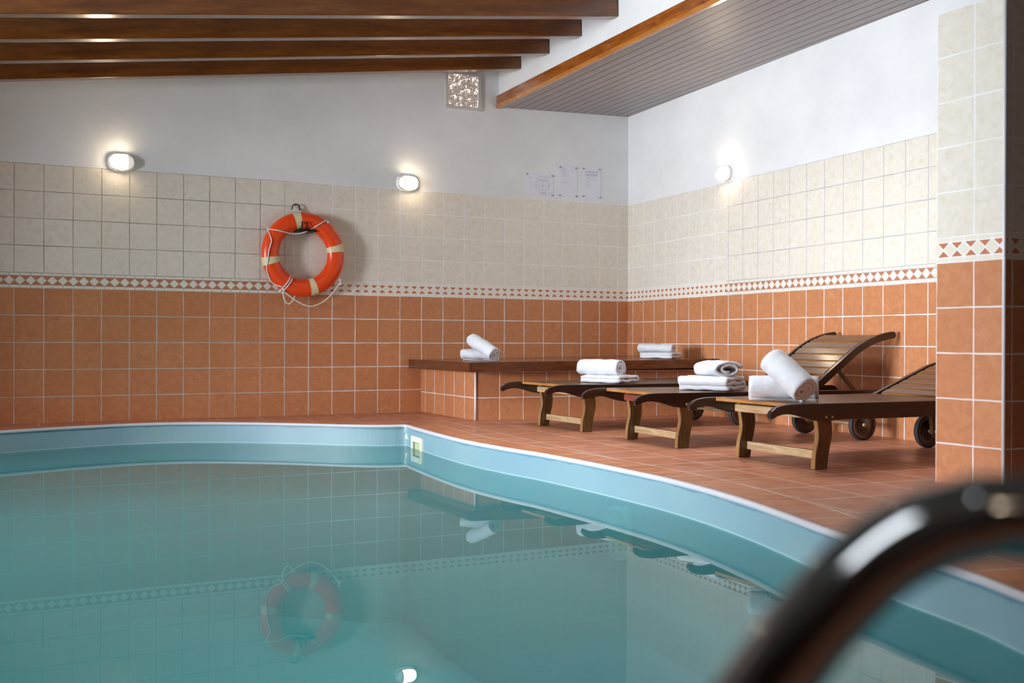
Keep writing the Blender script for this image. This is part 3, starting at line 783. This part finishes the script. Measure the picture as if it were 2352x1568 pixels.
M_RED = wood_material('reddish_bar', rgb(96, 44, 34), rgb(132, 66, 50), rgb(150, 84, 64), 0.5, 1.0, 'Y')
LG = 'wooden sun loungers on the deck'
def lounger(loc, rz, deg, cm, lab):
    r = empty('sun_lounger', loc, rz); make_frame(r, cm); make_backrest(r, deg); return tag(r, lab, 'sun lounger', LG)
def lounger_copy(src, loc, rz, deg, lab, cm):
    c = src.copy(); COL.objects.link(c); c.location = loc; c.rotation_euler = (0, 0, rz)
    for ch in [x for x in bpy.data.objects if x.parent == src]:
        if ch.name.startswith(('backrest', 'support_strut')): continue
        d = copy_tree(ch, c)
        if ch.name.startswith('crossbar'): d.data = d.data.copy(); d.data.materials[0] = cm
    make_backrest(c, deg); return tag(c, lab, 'sun lounger', LG)
l1 = lounger((-1.925, -2.10, 0), 0.0, 0, M_PALE, 'dark wooden sun lounger lying flat, nearest the tiled corner bench')
l2 = lounger_copy(l1, (-1.965, -3.30, 0), -0.075, 36, 'dark wooden sun lounger with its slatted backrest raised high, middle of the row', M_RED)
l3 = lounger_copy(l1, (-1.985, -4.455, 0), -0.03, 21, 'dark wooden sun lounger half hidden behind the tiled pillar, backrest raised low', M_PALE)

# ------------------------------------------------------------------ towels
def towel_material():
    s = NT('white_terry'); o = s.obj()
    n = s.noise(o, 260, 2, 0.7); n2 = s.noise(o, 26, 3)
    c = s.ramp(n2, [(0.3, rgb(204, 204, 209)), (0.7, rgb(216, 216, 220))])
    s.pbr(c, 0.95, s.bump(s.math('ADD', n, s.math('MULTIPLY', n2, 1.2)), 0.6, 0.004), Sheen_Weight=0.3); return s.m
M_TW = towel_material()
def ribbon_section(path, th):
    """closed outline of a strip of cloth of thickness th following path (list of 2-D points)"""
    L, R = [], []; n = len(path)
    for i in range(n):
        a = path[max(i - 1, 0)]; b = path[min(i + 1, n - 1)]
        t = Vector((b[0] - a[0], b[1] - a[1])).normalized(); nn = Vector((-t.y, t.x)) * th / 2
        L.append((path[i][0] + nn.x, path[i][1] + nn.y)); R.append((path[i][0] - nn.x, path[i][1] - nn.y))
    return L + R[::-1], n
def cloth(name, path, th, length, loc, rz, pitch=0.0, rough=0.0035, seed=0, squash=1.0, roll=0.0):
    """strip section in local YZ swept along local X"""
    out, n = ribbon_section(path, th); K = 18; bm = bmesh.new(); rings = []
    for k in range(K + 1):
        t = k / K; x = (t - 0.5) * length
        shr = 1 - 0.06 * (abs(2 * t - 1) ** 6)
        ring = []
        for (y, z) in out:
            d = noise.noise(Vector((x * 14, y * 16 + seed, z * 16))) * rough * 2 + noise.noise(Vector((x * 40, y * 40, z * 40 + seed))) * rough * 0.7
            ring.append(bm.verts.new((x + noise.noise(Vector((y * 30, z * 30, seed + t))) * 0.006, y * shr + d, z * (shr if z > 0 else 1) * squash + d * 0.6)))
        rings.append(ring)
    m_ = len(out)
    for A, B in zip(rings[:-1], rings[1:]):
        for k in range(m_): bm.faces.new((A[k], B[k], B[(k + 1) % m_], A[(k + 1) % m_]))
    for R, flip in ((rings[0], 0), (rings[-1], 1)):
        for i in range(n - 1):
            q = (R[i], R[i + 1], R[m_ - 2 - i], R[m_ - 1 - i])
            try: bm.faces.new(q if flip else q[::-1])
            except ValueError: pass
    bmesh.ops.recalc_face_normals(bm, faces=bm.faces)
    zmin = min(v.co.z for v in bm.verts)
    for v in bm.verts: v.co.z -= zmin
    # lean of the whole piece
    if pitch:
        mm = Matrix.Rotation(pitch, 4, 'Y')
        for v in bm.verts: v.co = mm @ v.co
        zmin = min(v.co.z for v in bm.verts)
        for v in bm.verts: v.co.z -= zmin
    o = mesh_obj(name, bm, M_TW, None, True); o.location = loc; o.rotation_euler = (0, 0, rz)
    return o
def spiral(r_out, th, turns, sx=1.0, a0=-1.2, tail=0.0):
    pts = []; nn = int(turns * 22)
    for i in range(nn + 1):
        a = a0 + 2 * PI * turns * i / nn; r = r_out - (th * 1.04) * turns * i / nn
        r = max(r, th * 0.5)
        pts.append((r * math.cos(a) * sx, r * math.sin(a)))
    if tail: pts = [(pts[0][0] + tail * k / 4, -r_out * 0.98 + 0.0) for k in (4, 3, 2, 1)][:0] + pts
    return pts
def folds(w_, th, n, gap=0.0005, lean=0.0):
    """serpentine of n layers"""
    pts = []; z = 0.0
    for k in range(n):
        xs = [-w_ / 2 + w_ * i / 8 for i in range(9)]
        if k % 2: xs = xs[::-1]
        pts += [(x + lean * k, z + 0.003 * math.sin(i * 1.3 + k)) for i, x in enumerate(xs)]
        s = 1 if k % 2 == 0 else -1; zc = z + (th + gap) / 2; xe = xs[-1] + lean * k
        if k < n - 1:
            for a in (-50, 0, 50):
                pts.append((xe + s * (th + gap) / 2 * math.cos(math.radians(a)), zc + (th + gap) / 2 * math.sin(math.radians(a))))
        z += th + gap
    return pts
TG = 'white bath towels on the loungers and the bench'
AX = -1.05
ZB_ = 0.4675; ZR_ = 0.485; ZL = 0.332
def img(px, py, z):
    d = fw + RT * ((px - 1176) / 2498.366) - UP * ((py - 784) / 2498.366); t = (z - CAM.z) / d.z; return CAM + d * t
def tw(path, th, L, c, z, rz, lab, **kw):
    o = cloth('towel', path, th, L, (c[0], c[1], z), rz, **kw); return tag(o, lab, 'towel', TG)
def leaning(path, th, L, px, py, z, rz, pitch, lab, **kw):
    P0 = img(px, py, z) if py is not None else px; k = L / 2 * math.cos(pitch) - 0.02
    return tw(path, th, L, (P0.x - math.cos(rz) * k, P0.y - math.sin(rz) * k), z + 0.001, rz, lab, pitch=pitch, **kw)
c = Vector((-2.095, -1.055, 0))
tw(spiral(0.045, 0.015, 2.6, 1.3), 0.0140, 0.30, (c.x, c.y), ZB_, -0.80, 'white rolled towel lying flat under a leaning roll, left end of the bench', seed=1)
leaning(spiral(0.055, 0.0175, 2.7, 1.15), 0.0165, 0.28, Vector((-2.085, -1.225, 0)), None, ZB_, -1.22, 0.42, 'white rolled towel leaning diagonally across another roll on the bench', seed=2)
# on the bench, right pair
tw(folds(0.20, 0.023, 2), 0.0215, 0.29, (-0.525, -1.30), ZR_ - 0.004, -1.05, 'white folded towel at the bottom of the pair by the right wall, on the bench', seed=3)
tw(spiral(0.036, 0.016, 1.9, 1.9), 0.0152, 0.30, (-0.56, -1.29), ZR_ + 0.0405, -0.90, 'white loosely rolled towel on top of the pair by the right wall, on the bench', seed=4)
# flat lounger
tw(folds(0.25, 0.025, 2), 0.0235, 0.33, (-1.63, -2.24), ZL, -1.18, 'white folded towel lying flat on the flat lounger, under a roll', seed=5)
tw(spiral(0.060, 0.020, 2.4, 1.08, a0=-0.6), 0.0182, 0.35, (-1.67, -2.19), ZL + 0.051, -1.20, 'white rolled towel on top of the folded one on the flat lounger', seed=6)
# middle lounger
tw(folds(0.24, 0.028, 3), 0.0265, 0.33, (-1.655, -3.46), ZL, -1.12, 'white folded towel lying on the middle lounger, under a half unrolled one', seed=7)
tw(spiral(0.048, 0.018, 1.75, 2.4, a0=0.3), 0.0172, 0.24, (-1.645, -3.50), ZL + 0.084, -1.62, 'white half unrolled towel flopped over the folded one on the middle lounger', seed=8, rough=0.006)
# nearest lounger
c = Vector((-2.07, -4.585, 0))
tw(spiral(0.062, 0.02, 2.5, 1.2), 0.0188, 0.34, (c.x, c.y), ZL, -0.72, 'white rolled towel lying on the nearest lounger, behind a leaning roll', seed=9)
leaning(spiral(0.072, 0.022, 2.7, 1.12), 0.0205, 0.25, Vector((-2.165, -4.765, 0)), None, ZL, -1.42, 0.62, 'white rolled towel leaning steeply against another roll on the nearest lounger', seed=10)

# ------------------------------------------------------------------ wall lamps
M_WP = plain('white_lamp_plastic', rgb(236, 234, 228), 0.3)
M_GL = emissive('lit_lamp_glass', (1.0, 0.80, 0.56, 1), LAMP_STRENGTH)
M_GD = emissive('dim_lamp_glass', (1.0, 0.9, 0.78, 1), 0.35)
def dome(bm, x0, x1, h, d, y_base, half_w, part=None, n=20, k=8):
    """stadium shaped cushion on the wall plane (x right, z up, y towards the room = negative)"""
    r = h
    rings = []
    for j in range(k + 1):
        a = j / k * PI / 2; s_ = math.cos(a); yy = y_base - d * math.sin(a)
        ring = []
        for i in range(4 * n):
            t = 2 * PI * i / (4 * n); cx, sz = math.cos(t), math.sin(t)
            e = 0.62
            px = half_w * (abs(cx) ** e) * (1 if cx >= 0 else -1); pz = h * (abs(sz) ** 0.85) * (1 if sz >= 0 else -1)
            ring.append(Vector((px * (0.35 + 0.65 * s_) if s_ < 1 else px, yy, pz * max(s_, 0.0) ** 0.8)))
        rings.append(ring)
    vr = []
    for ring in rings: vr.append([bm.verts.new(p) for p in ring])
    for A, B in zip(vr[:-1], vr[1:]):
        for i in range(len(A)): bm.faces.new((A[i], A[(i + 1) % len(A)], B[(i + 1) % len(A)], B[i]))
    bm.faces.new(vr[0])
    bmesh.ops.remove_doubles(bm, verts=bm.verts, dist=0.0004)
    bmesh.ops.recalc_face_normals(bm, faces=bm.faces)
    if part is not None:  # keep one side of the plane x = part[0]
        bmesh.ops.bisect_plane(bm, geom=bm.verts[:] + bm.edges[:] + bm.faces[:], plane_co=(part[0], 0, 0), plane_no=(1, 0, 0), clear_outer=part[1] < 0, clear_inner=part[1] > 0)
def stadium(hw, hh, n=48):
    out = []
    for i in range(n):
        t = 2 * PI * i / n; cx, sz = math.cos(t), math.sin(t)
        out.append((hw * (abs(cx) ** 0.62) * (1 if cx >= 0 else -1), hh * (abs(sz) ** 0.85) * (1 if sz >= 0 else -1)))
    return out
def wall_lamp(loc, rz, dim_side, lab):
    """oval bulkhead lamp: white backplate with a raised collar, a lit glass dome and a paler end"""
    e = empty('wall_lamp', loc, rz)
    bm = bmesh.new(); lay = []
    for (hw, hh, y) in ((0.094, 0.062, 0.0), (0.096, 0.064, -0.006), (0.095, 0.063, -0.028), (0.092, 0.060, -0.034), (0.088, 0.056, -0.034), (0.086, 0.054, -0.030)):
        lay.append([bm.verts.new((p[0], y, p[1])) for p in stadium(hw, hh)])
    for A, B in zip(lay[:-1], lay[1:]):
        for k in range(len(A)): bm.faces.new((A[k], A[(k + 1) % len(A)], B[(k + 1) % len(A)], B[k]))
    bm.faces.new(lay[-1])
    bmesh.ops.recalc_face_normals(bm, faces=bm.faces); mesh_obj('base', bm, M_WP, e, True)
    cut = 0.040 * dim_side
    bm = bmesh.new(); dome(bm, 0, 0, 0.0545, 0.046, -0.030, 0.087, (cut, -dim_side)); mesh_obj('glass', bm, M_GL, e, True)
    bm = bmesh.new(); dome(bm, 0, 0, 0.0547, 0.0462, -0.030, 0.0872, (cut, dim_side)); mesh_obj('glass_end', bm, M_GD, e, True)
    bm = bmesh.new(); add_box(bm, -0.014, 0.014, -0.04, -0.02, -0.068, -0.058); bevel(bm, 0.002, 1); mesh_obj('clip', bm, M_WP, e)
    return tag(e, lab, 'wall lamp', 'lit oval wall lamps')
wall_lamp((-4.668, -0.001, 1.997), 0, 1, 'lit oval wall lamp at far left, above the cream tiles')
wall_lamp((-2.300, -0.001, 1.998), 0, -1, 'lit oval wall lamp between the lifebuoy and the paper notices')
p = Vector((-0.150, -1.699, 2.008)) + BN * 0.001
wall_lamp(p, -PI / 2 + AB * -1 + 0.0, -1, 'lit oval wall lamp on the right-hand wall')

wall_lamp((-5.42, YF + 0.001, 2.0), PI, 1, 'lit oval wall lamp seen only as a warm glint on the handrail')

# ------------------------------------------------------------------ prismatic panel
pan = empty('prismatic_panel', (-1.770, 0, 2.861)); tag(pan, 'square prismatic glass panel with painted sparkle in a thin frame high on the back wall', 'glass panel')
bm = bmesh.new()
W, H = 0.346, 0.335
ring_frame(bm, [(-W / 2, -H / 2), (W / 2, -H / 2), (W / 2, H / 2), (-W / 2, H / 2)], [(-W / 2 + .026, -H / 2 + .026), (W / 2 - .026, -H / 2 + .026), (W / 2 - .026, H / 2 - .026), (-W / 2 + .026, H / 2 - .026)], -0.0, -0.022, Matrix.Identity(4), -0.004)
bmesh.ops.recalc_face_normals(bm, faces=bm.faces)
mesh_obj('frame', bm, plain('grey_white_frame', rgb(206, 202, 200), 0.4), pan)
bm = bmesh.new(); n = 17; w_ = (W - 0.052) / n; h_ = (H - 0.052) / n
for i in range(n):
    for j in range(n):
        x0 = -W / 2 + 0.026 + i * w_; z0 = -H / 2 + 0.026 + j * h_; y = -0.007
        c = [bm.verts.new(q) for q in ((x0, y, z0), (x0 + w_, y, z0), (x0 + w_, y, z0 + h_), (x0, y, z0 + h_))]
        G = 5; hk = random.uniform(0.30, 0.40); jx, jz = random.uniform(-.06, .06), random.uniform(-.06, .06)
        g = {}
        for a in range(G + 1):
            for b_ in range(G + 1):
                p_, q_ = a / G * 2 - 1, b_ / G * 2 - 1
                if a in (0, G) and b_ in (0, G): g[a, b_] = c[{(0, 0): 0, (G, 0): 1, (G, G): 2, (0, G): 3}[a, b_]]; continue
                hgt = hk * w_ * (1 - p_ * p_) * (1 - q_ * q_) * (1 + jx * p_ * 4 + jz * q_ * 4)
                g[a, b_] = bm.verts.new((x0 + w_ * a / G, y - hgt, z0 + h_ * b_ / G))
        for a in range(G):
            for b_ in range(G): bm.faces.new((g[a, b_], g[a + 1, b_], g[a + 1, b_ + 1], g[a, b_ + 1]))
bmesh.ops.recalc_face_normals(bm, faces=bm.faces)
s = NT('glint_painted_glass'); o_n = s.obj()
k_ = s.maprange(s.noise(o_n, 24.0, 3, 0.75), 0.52, 0.68, 0.0, 1.0); k2_ = s.maprange(s.noise(s.mapping(o_n, (1, 1, 1), (3, 5, 7)), 110.0, 1), 0.48, 0.62, 0.0, 1.0)  # sparkle put in as noise-driven glow specks
s.pbr(rgb(225, 214, 210), 0.07, None, Metallic=0.85, Emission_Color=(1.0, 0.86, 0.74, 1), Emission_Strength=s.math('MULTIPLY', s.math('MULTIPLY_ADD', k_, 5.0, 0.25), k2_)); mesh_obj('glint_painted_glass', bm, s.m, pan, True)

# ------------------------------------------------------------------ notices
M_PAPER = plain('white_paper', rgb(226, 226, 236), 0.35); M_INK = plain('grey_print', rgb(172, 170, 182), 0.6); M_INK2 = plain('dark_print', rgb(136, 134, 150), 0.6)
M_PIN = plain('dark_pin', rgb(74, 56, 60), 0.4)
def notice(cx, cz, w_, h_, lines, pins, lab, tilt=0.0):
    e = empty('paper_notice', (cx, 0, cz)); e.rotation_euler = (0, tilt, 0)
    bm = bmesh.new(); add_box(bm, -w_ / 2, w_ / 2, -0.0022, -0.0008, -h_ / 2, h_ / 2); mesh_obj('sheet', bm, M_PAPER, e)
    bm = bmesh.new()
    for (x0, x1, z, t) in lines:
        x = x0
        while x < x1:   # words as short strokes
            l = random.uniform(0.006, 0.018); add_box(bm, x, min(x + l, x1), -0.0027, -0.0021, z - t / 2, z + t / 2); x += l + 0.003
    if len(bm.verts): mesh_obj('printed_text', bm, M_INK, e)
    else: bm.free()
    for px, pz in pins:
        bm = bmesh.new(); add_lathe(bm, [(0.0015, 0.0), (0.0055, -0.004), (0.0055, -0.008), (0.002, -0.010)], 12, Matrix.Translation((px, -0.0018, pz)))
        mesh_obj('pin', bm, M_PIN, e, True)
    return tag(e, lab, 'notice', 'paper notices pinned to the back wall')
pl_ = notice(-0.980, 2.075, 0.293, 0.205, [(0.00, 0.12, 0.075, .0025), (-0.03, 0.11, 0.052, .002), (0.0, 0.07, -0.070, .005), (0.0, 0.08, -0.080, .004), (0.0, 0.075, -0.088, .003), (0.09, 0.13, -0.068, .003), (0.09, 0.12, -0.08, .002), (0.09, 0.115, -0.09, .002),
     (-0.105, -0.09, 0.065, .006), (-0.1, -0.09, 0.055, .004), (-0.1, -0.085, 0.02, .005), (-0.115, -0.1, 0.012, .003), (-0.1, -0.085, -0.025, .006), (-0.1, -0.09, -0.04, .003)],
     [(-0.135, 0.09), (0.132, 0.09), (0.132, -0.092)], 'landscape paper notice with an oval plan drawing, leftmost of the three')
bm = bmesh.new()
ov = [(0.03 + 0.072 * (abs(math.cos(t)) ** 0.8) * (1 if math.cos(t) > 0 else -1), 0.045 * (abs(math.sin(t)) ** 0.75) * (1 if math.sin(t) > 0 else -1) - 0.008) for t in [2 * PI * k / 40 for k in range(40)]]
for k in range(40):
    a = Vector((ov[k][0], 0, ov[k][1])); b = Vector((ov[(k + 1) % 40][0], 0, ov[(k + 1) % 40][1])); d = (b - a).normalized(); n_ = Vector((-d.z, 0, d.x)) * 0.0011
    bm.faces.new([bm.verts.new(q + Vector((0, -0.0026, 0))) for q in (a - n_, b - n_, b + n_, a + n_)])
add_box(bm, -0.04, 0.10, -0.0027, -0.0023, -0.0095, -0.0078); add_box(bm, 0.029, 0.031, -0.0027, -0.0023, -0.05, 0.034)
add_box(bm, -0.04, 0.10, -0.0027, -0.0023, 0.044, 0.0455)
mesh_obj('plan_drawing', bm, M_INK2, pl_)
notice(-0.677, 2.126, 0.205, 0.297, [(-0.075, -0.02, 0.115, .003), (-0.065, -0.02, 0.103, .002), (0.0, 0.012, 0.098, .002), (-0.065, -0.02, 0.09, .003), (-0.07, -0.03, 0.08, .003), (-0.065, 0.01, 0.068, .002), (-0.065, 0.01, 0.056, .002), (-0.065, 0.0, 0.045, .002),
        (-0.075, 0.0, 0.012, .002), (-0.075, 0.01, -0.005, .002), (-0.06, -0.01, -0.014, .004)],
       [(-0.085, 0.128), (0.086, 0.13), (-0.09, -0.135), (0.09, -0.135)], 'portrait paper notice with short printed lines, middle of the three')
notice(-0.418, 2.132, 0.205, 0.297, [(-0.065, 0.075, 0.105, .006), (-0.065, 0.075, 0.096, .004)] + [(-0.07, 0.07, 0.082 - 0.006 * k, .003) for k in range(4)] + [(-0.07, 0.065, 0.052, .002), (-0.065, -0.01, 0.044, .002), (-0.01, 0.055, 0.028, .003)] +
       [(-0.06, -0.02 + 0.02 * (k % 2), 0.036 - 0.012 * k, .002) for k in range(8)], [(-0.09, 0.128), (0.088, 0.13), (-0.09, -0.133), (0.095, -0.135)], 'portrait paper notice with dense printed text, rightmost of the three')

# ------------------------------------------------------------------ lifebuoy
RY = -0.085
def ringp(zx, zy, y):   # picture sampling of the ring (zoomed crop units) turned into metres around its centre
    return Vector(((zx - 765) * 0.000695, y, -(zy - 750) * 0.000690))
buoy = empty('lifebuoy', (-3.250, RY, 1.334)); tag(buoy, 'orange lifebuoy with cream bands and a white rope hanging on the back wall', 'lifebuoy')
R0, RA, RB = 0.2775, 0.0715, 0.055
M_OR = plain('orange_plastic', rgb(236, 72, 14), 0.3, bump=(12, 0.15, 0.002)); M_TAPE = plain('cream_tape', rgb(222, 208, 166), 0.45); M_ROPE = None
s = NT('white_rope'); o = s.obj(); s.pbr(s.ramp(s.noise(o, 90, 2), [(0.3, rgb(206, 200, 194)), (0.7, rgb(238, 234, 228))]), 0.8, s.bump(s.noise(o, 160, 2), 0.5, 0.002)); M_ROPE = s.m
def torus_part(bm, a0, a1, na, infl=0.0, nb=28, closed=False):
    rings = []
    for i in range(na if closed else na + 1):
        a = a0 + (a1 - a0) * i / na; ring = []
        for j in range(nb):
            b = 2 * PI * j / nb; rr = R0 + (RA + infl) * math.cos(b)
            ring.append(bm.verts.new((rr * math.cos(a), (RB + infl) * math.sin(b), rr * math.sin(a))))
        rings.append(ring)
    for i in range(na):
        A, B = rings[i], rings[(i + 1) % len(rings)]
        for j in range(nb): bm.faces.new((A[j], A[(j + 1) % nb], B[(j + 1) % nb], B[j]))
    bmesh.ops.recalc_face_normals(bm, faces=bm.faces)
bm = bmesh.new(); torus_part(bm, 0, 2 * PI, 96, closed=True); mesh_obj('ring_body', bm, M_OR, buoy, True)
for deg in (101, 11.5, -74, 192):
    a = math.radians(deg); hw_ = 0.0275 / R0
    bm = bmesh.new(); torus_part(bm, a - hw_, a + hw_, 6, 0.0012); mesh_obj('reflective_band', bm, M_TAPE, buoy, True)
YF_ = -0.06
def rope(pts, r=0.0052, name='grab_rope'):
    bm = bmesh.new(); add_tube(bm, catmull(pts, 6), r, 10); return mesh_obj(name, bm, M_ROPE, buoy, True)
def surf(zx, zy, lift=0.006):
    """point on the front of the ring for crop coordinates"""
    p = ringp(zx, zy, 0); rr = math.hypot(p.x, p.z); k = (rr - R0) / RA
    y = -RB * math.sqrt(max(0.0, 1 - k * k)) if abs(k) < 1 else 0
    return Vector((p.x, y - lift, p.z))
rope([surf(1062, 355), surf(1030, 335, .008), surf(1000, 345, .008), surf(930, 390, .008), surf(850, 445, .008), ringp(780, 480, -.045), ringp(690, 508, -.035), ringp(600, 512, -.04), surf(500, 497, .008), surf(420, 482, .008), surf(350, 470, .008), surf(325, 462, .004)])
rope([surf(330, 462, .006), surf(340, 520, .007), surf(360, 605, .007), surf(345, 670, .007), surf(328, 740, .007), surf(320, 850, .007), surf(314, 940, .006), ringp(335, 1010, -.03), surf(380, 1085, .006), surf(430, 1125, .006), surf(490, 1145, .006)])
rope([ringp(520, 1195, -.03), ringp(570, 1240, -.03), ringp(640, 1290, -.03), ringp(740, 1345, -.03), ringp(830, 1370, -.03), ringp(910, 1355, -.03), ringp(1010, 1305, -.03), ringp(1110, 1210, -.03), ringp(1185, 1110, -.03), ringp(1218, 1060, -.03), ringp(1212, 1030, -.02), surf(1185, 1018, .003)])
rope([surf(480, 1195, .006), surf(530, 1120, .007), surf(575, 1055, .007), surf(608, 995, .003), ringp(612, 985, 0.0)])
rope([surf(515, 1200, .006), surf(560, 1130, .007), surf(605, 1060, .007), surf(632, 1012, .003), ringp(636, 1000, 0.0)])
rope([ringp(505, 1195, -.035), ringp(512, 1250, -.035), ringp(530, 1310, -.035), ringp(565, 1345, -.035), ringp(605, 1330, -.035), ringp(640, 1280, -.03), ringp(655, 1250, -.02)])
for zx, zy, r in ((485, 1190, 0.014), (520, 1180, 0.012), (1050, 352, 0.011), (338, 465, 0.011), (1213, 1095, 0.011), (1205, 1045, 0.010)):
    bm = bmesh.new(); bmesh.ops.create_icosphere(bm, subdivisions=2, radius=r); c = surf(zx, zy, .008) if zx != 1213 and zx != 1205 else ringp(zx, zy, -.03)
    for v in bm.verts: v.co = v.co * (1 + 0.25 * noise.noise(v.co * 90)) + c
    mesh_obj('rope_knot', bm, M_ROPE, buoy, True)
rope([ringp(655, 440, .045), ringp(655, 600, .05), ringp(657, 735, .05), ringp(660, 900, .05), ringp(666, 1060, .045)], 0.005, 'hanging_cord')
bm = bmesh.new(); bmesh.ops.create_icosphere(bm, subdivisions=2, radius=0.010); c = ringp(657, 738, .05)
for v in bm.verts: v.co = v.co * (1 + 0.2 * noise.noise(v.co * 90)) + c
mesh_obj('cord_knot', bm, M_ROPE, buoy, True)
# bracket carrying it
br = empty('lifebuoy_bracket', (-3.250, 0, 1.334)); tag(br, 'black iron hook bracket holding the lifebuoy on the wall', 'wall bracket')
M_IRON = plain('black_iron', rgb(34, 34, 38), 0.45, 0.6)
def bp(zx, zy, y): p = ringp(zx, zy, y); return p
bm = bmesh.new(); a = bp(675, 452, 0); b = bp(905, 478, 0); add_box(bm, a.x, b.x, -0.14, -0.002, b.z, a.z); bevel(bm, 0.004, 1); mesh_obj('shelf_plate', bm, M_IRON, br)
for zx in (712, 775):
    bm = bmesh.new(); add_tube(bm, catmull([bp(zx, 470, -0.10), bp(zx - 4, 445, -0.152), bp(zx + 6, 410, -0.157), bp(zx + 10, 375, -0.152), bp(zx + 4, 368, -0.156)], 6), 0.0055, 10)
    mesh_obj('hook', bm, M_IRON, br, True)
bm = bmesh.new(); pts = [bp(697 + 48 * math.cos(t), 195 - 52 * math.sin(t), -0.03) for t in [(-0.25 + (PI + 0.5) * k / 20) for k in range(21)]]
add_tube(bm, pts, 0.0045, 10); add_tube(bm, [bp(697, 145, -0.03), bp(697, 150, -0.0)], 0.004, 8); mesh_obj('top_loop', bm, M_IRON, br, True)
bm = bmesh.new(); pts = [(a_.x, a_.z) for a_ in (bp(650, 240, 0), bp(665, 215, 0), bp(685, 188, 0), bp(712, 188, 0), bp(728, 212, 0), bp(760, 222, 0), bp(765, 240, 0))]
prism(bm, pts, -0.045, -0.015); bevel(bm, 0.004, 2); mesh_obj('white_clamp', bm, plain('white_clamp_plastic', rgb(214, 208, 206), 0.45), br)

# ------------------------------------------------------------------ pool handrail in the foreground
hr = empty('pool_handrail', (-5.36, -8.51, 0)); tag(hr, 'polished steel tube handrail curving into the pool, blurred in the foreground', 'handrail')
D = 0.545
def rp(px, py): 
    p = CAM + (fw + RT * ((px - 1176) / 2498.4) - UP * ((py - 784) / 2498.4)) * D; return p
def rs(s_, z): p = CAM + rt0 * s_ + Vector((math.sin(YAW), math.cos(YAW), 0)) * D; return Vector((p.x, p.y, z))
ctrl = [rs(0.040, -0.9), rs(0.040, -0.3), rs(0.042, 0.10), rs(0.050, 0.27), rs(0.075, 0.385), rp(1672, 1700), rp(1768, 1568), rp(1872, 1430), rp(1985, 1310), rp(2100, 1236), rp(2220, 1197), rp(2352, 1186), rs(0.45, 0.553), rs(0.68, 0.535), rs(0.80, 0.50), rs(0.87, 0.42), rs(0.885, 0.3), rs(0.885, 0.0)]
bm = bmesh.new(); add_tube(bm, catmull(ctrl, 10), 0.0215, 40)
s = NT('polished_steel'); s.pbr((0.20, 0.205, 0.21, 1), 0.10, None, Metallic=1.0)
o = mesh_obj('tube', bm, s.m, hr, True); o.matrix_parent_inverse = Matrix.Translation((5.36, 8.51, 0))
c = rs(0.885, 0); bm = bmesh.new(); add_lathe(bm, [(0.048, 0.0), (0.048, 0.006), (0.03, 0.014), (0.0225, 0.03), (0.0216, 0.03)], 32, Matrix.Translation((c.x, c.y, 0)) @ Matrix.Rotation(PI / 2, 4, 'X'), False)
o = mesh_obj('floor_flange', bm, s.m, hr, True); o.matrix_parent_inverse = Matrix.Translation((5.36, 8.51, 0))
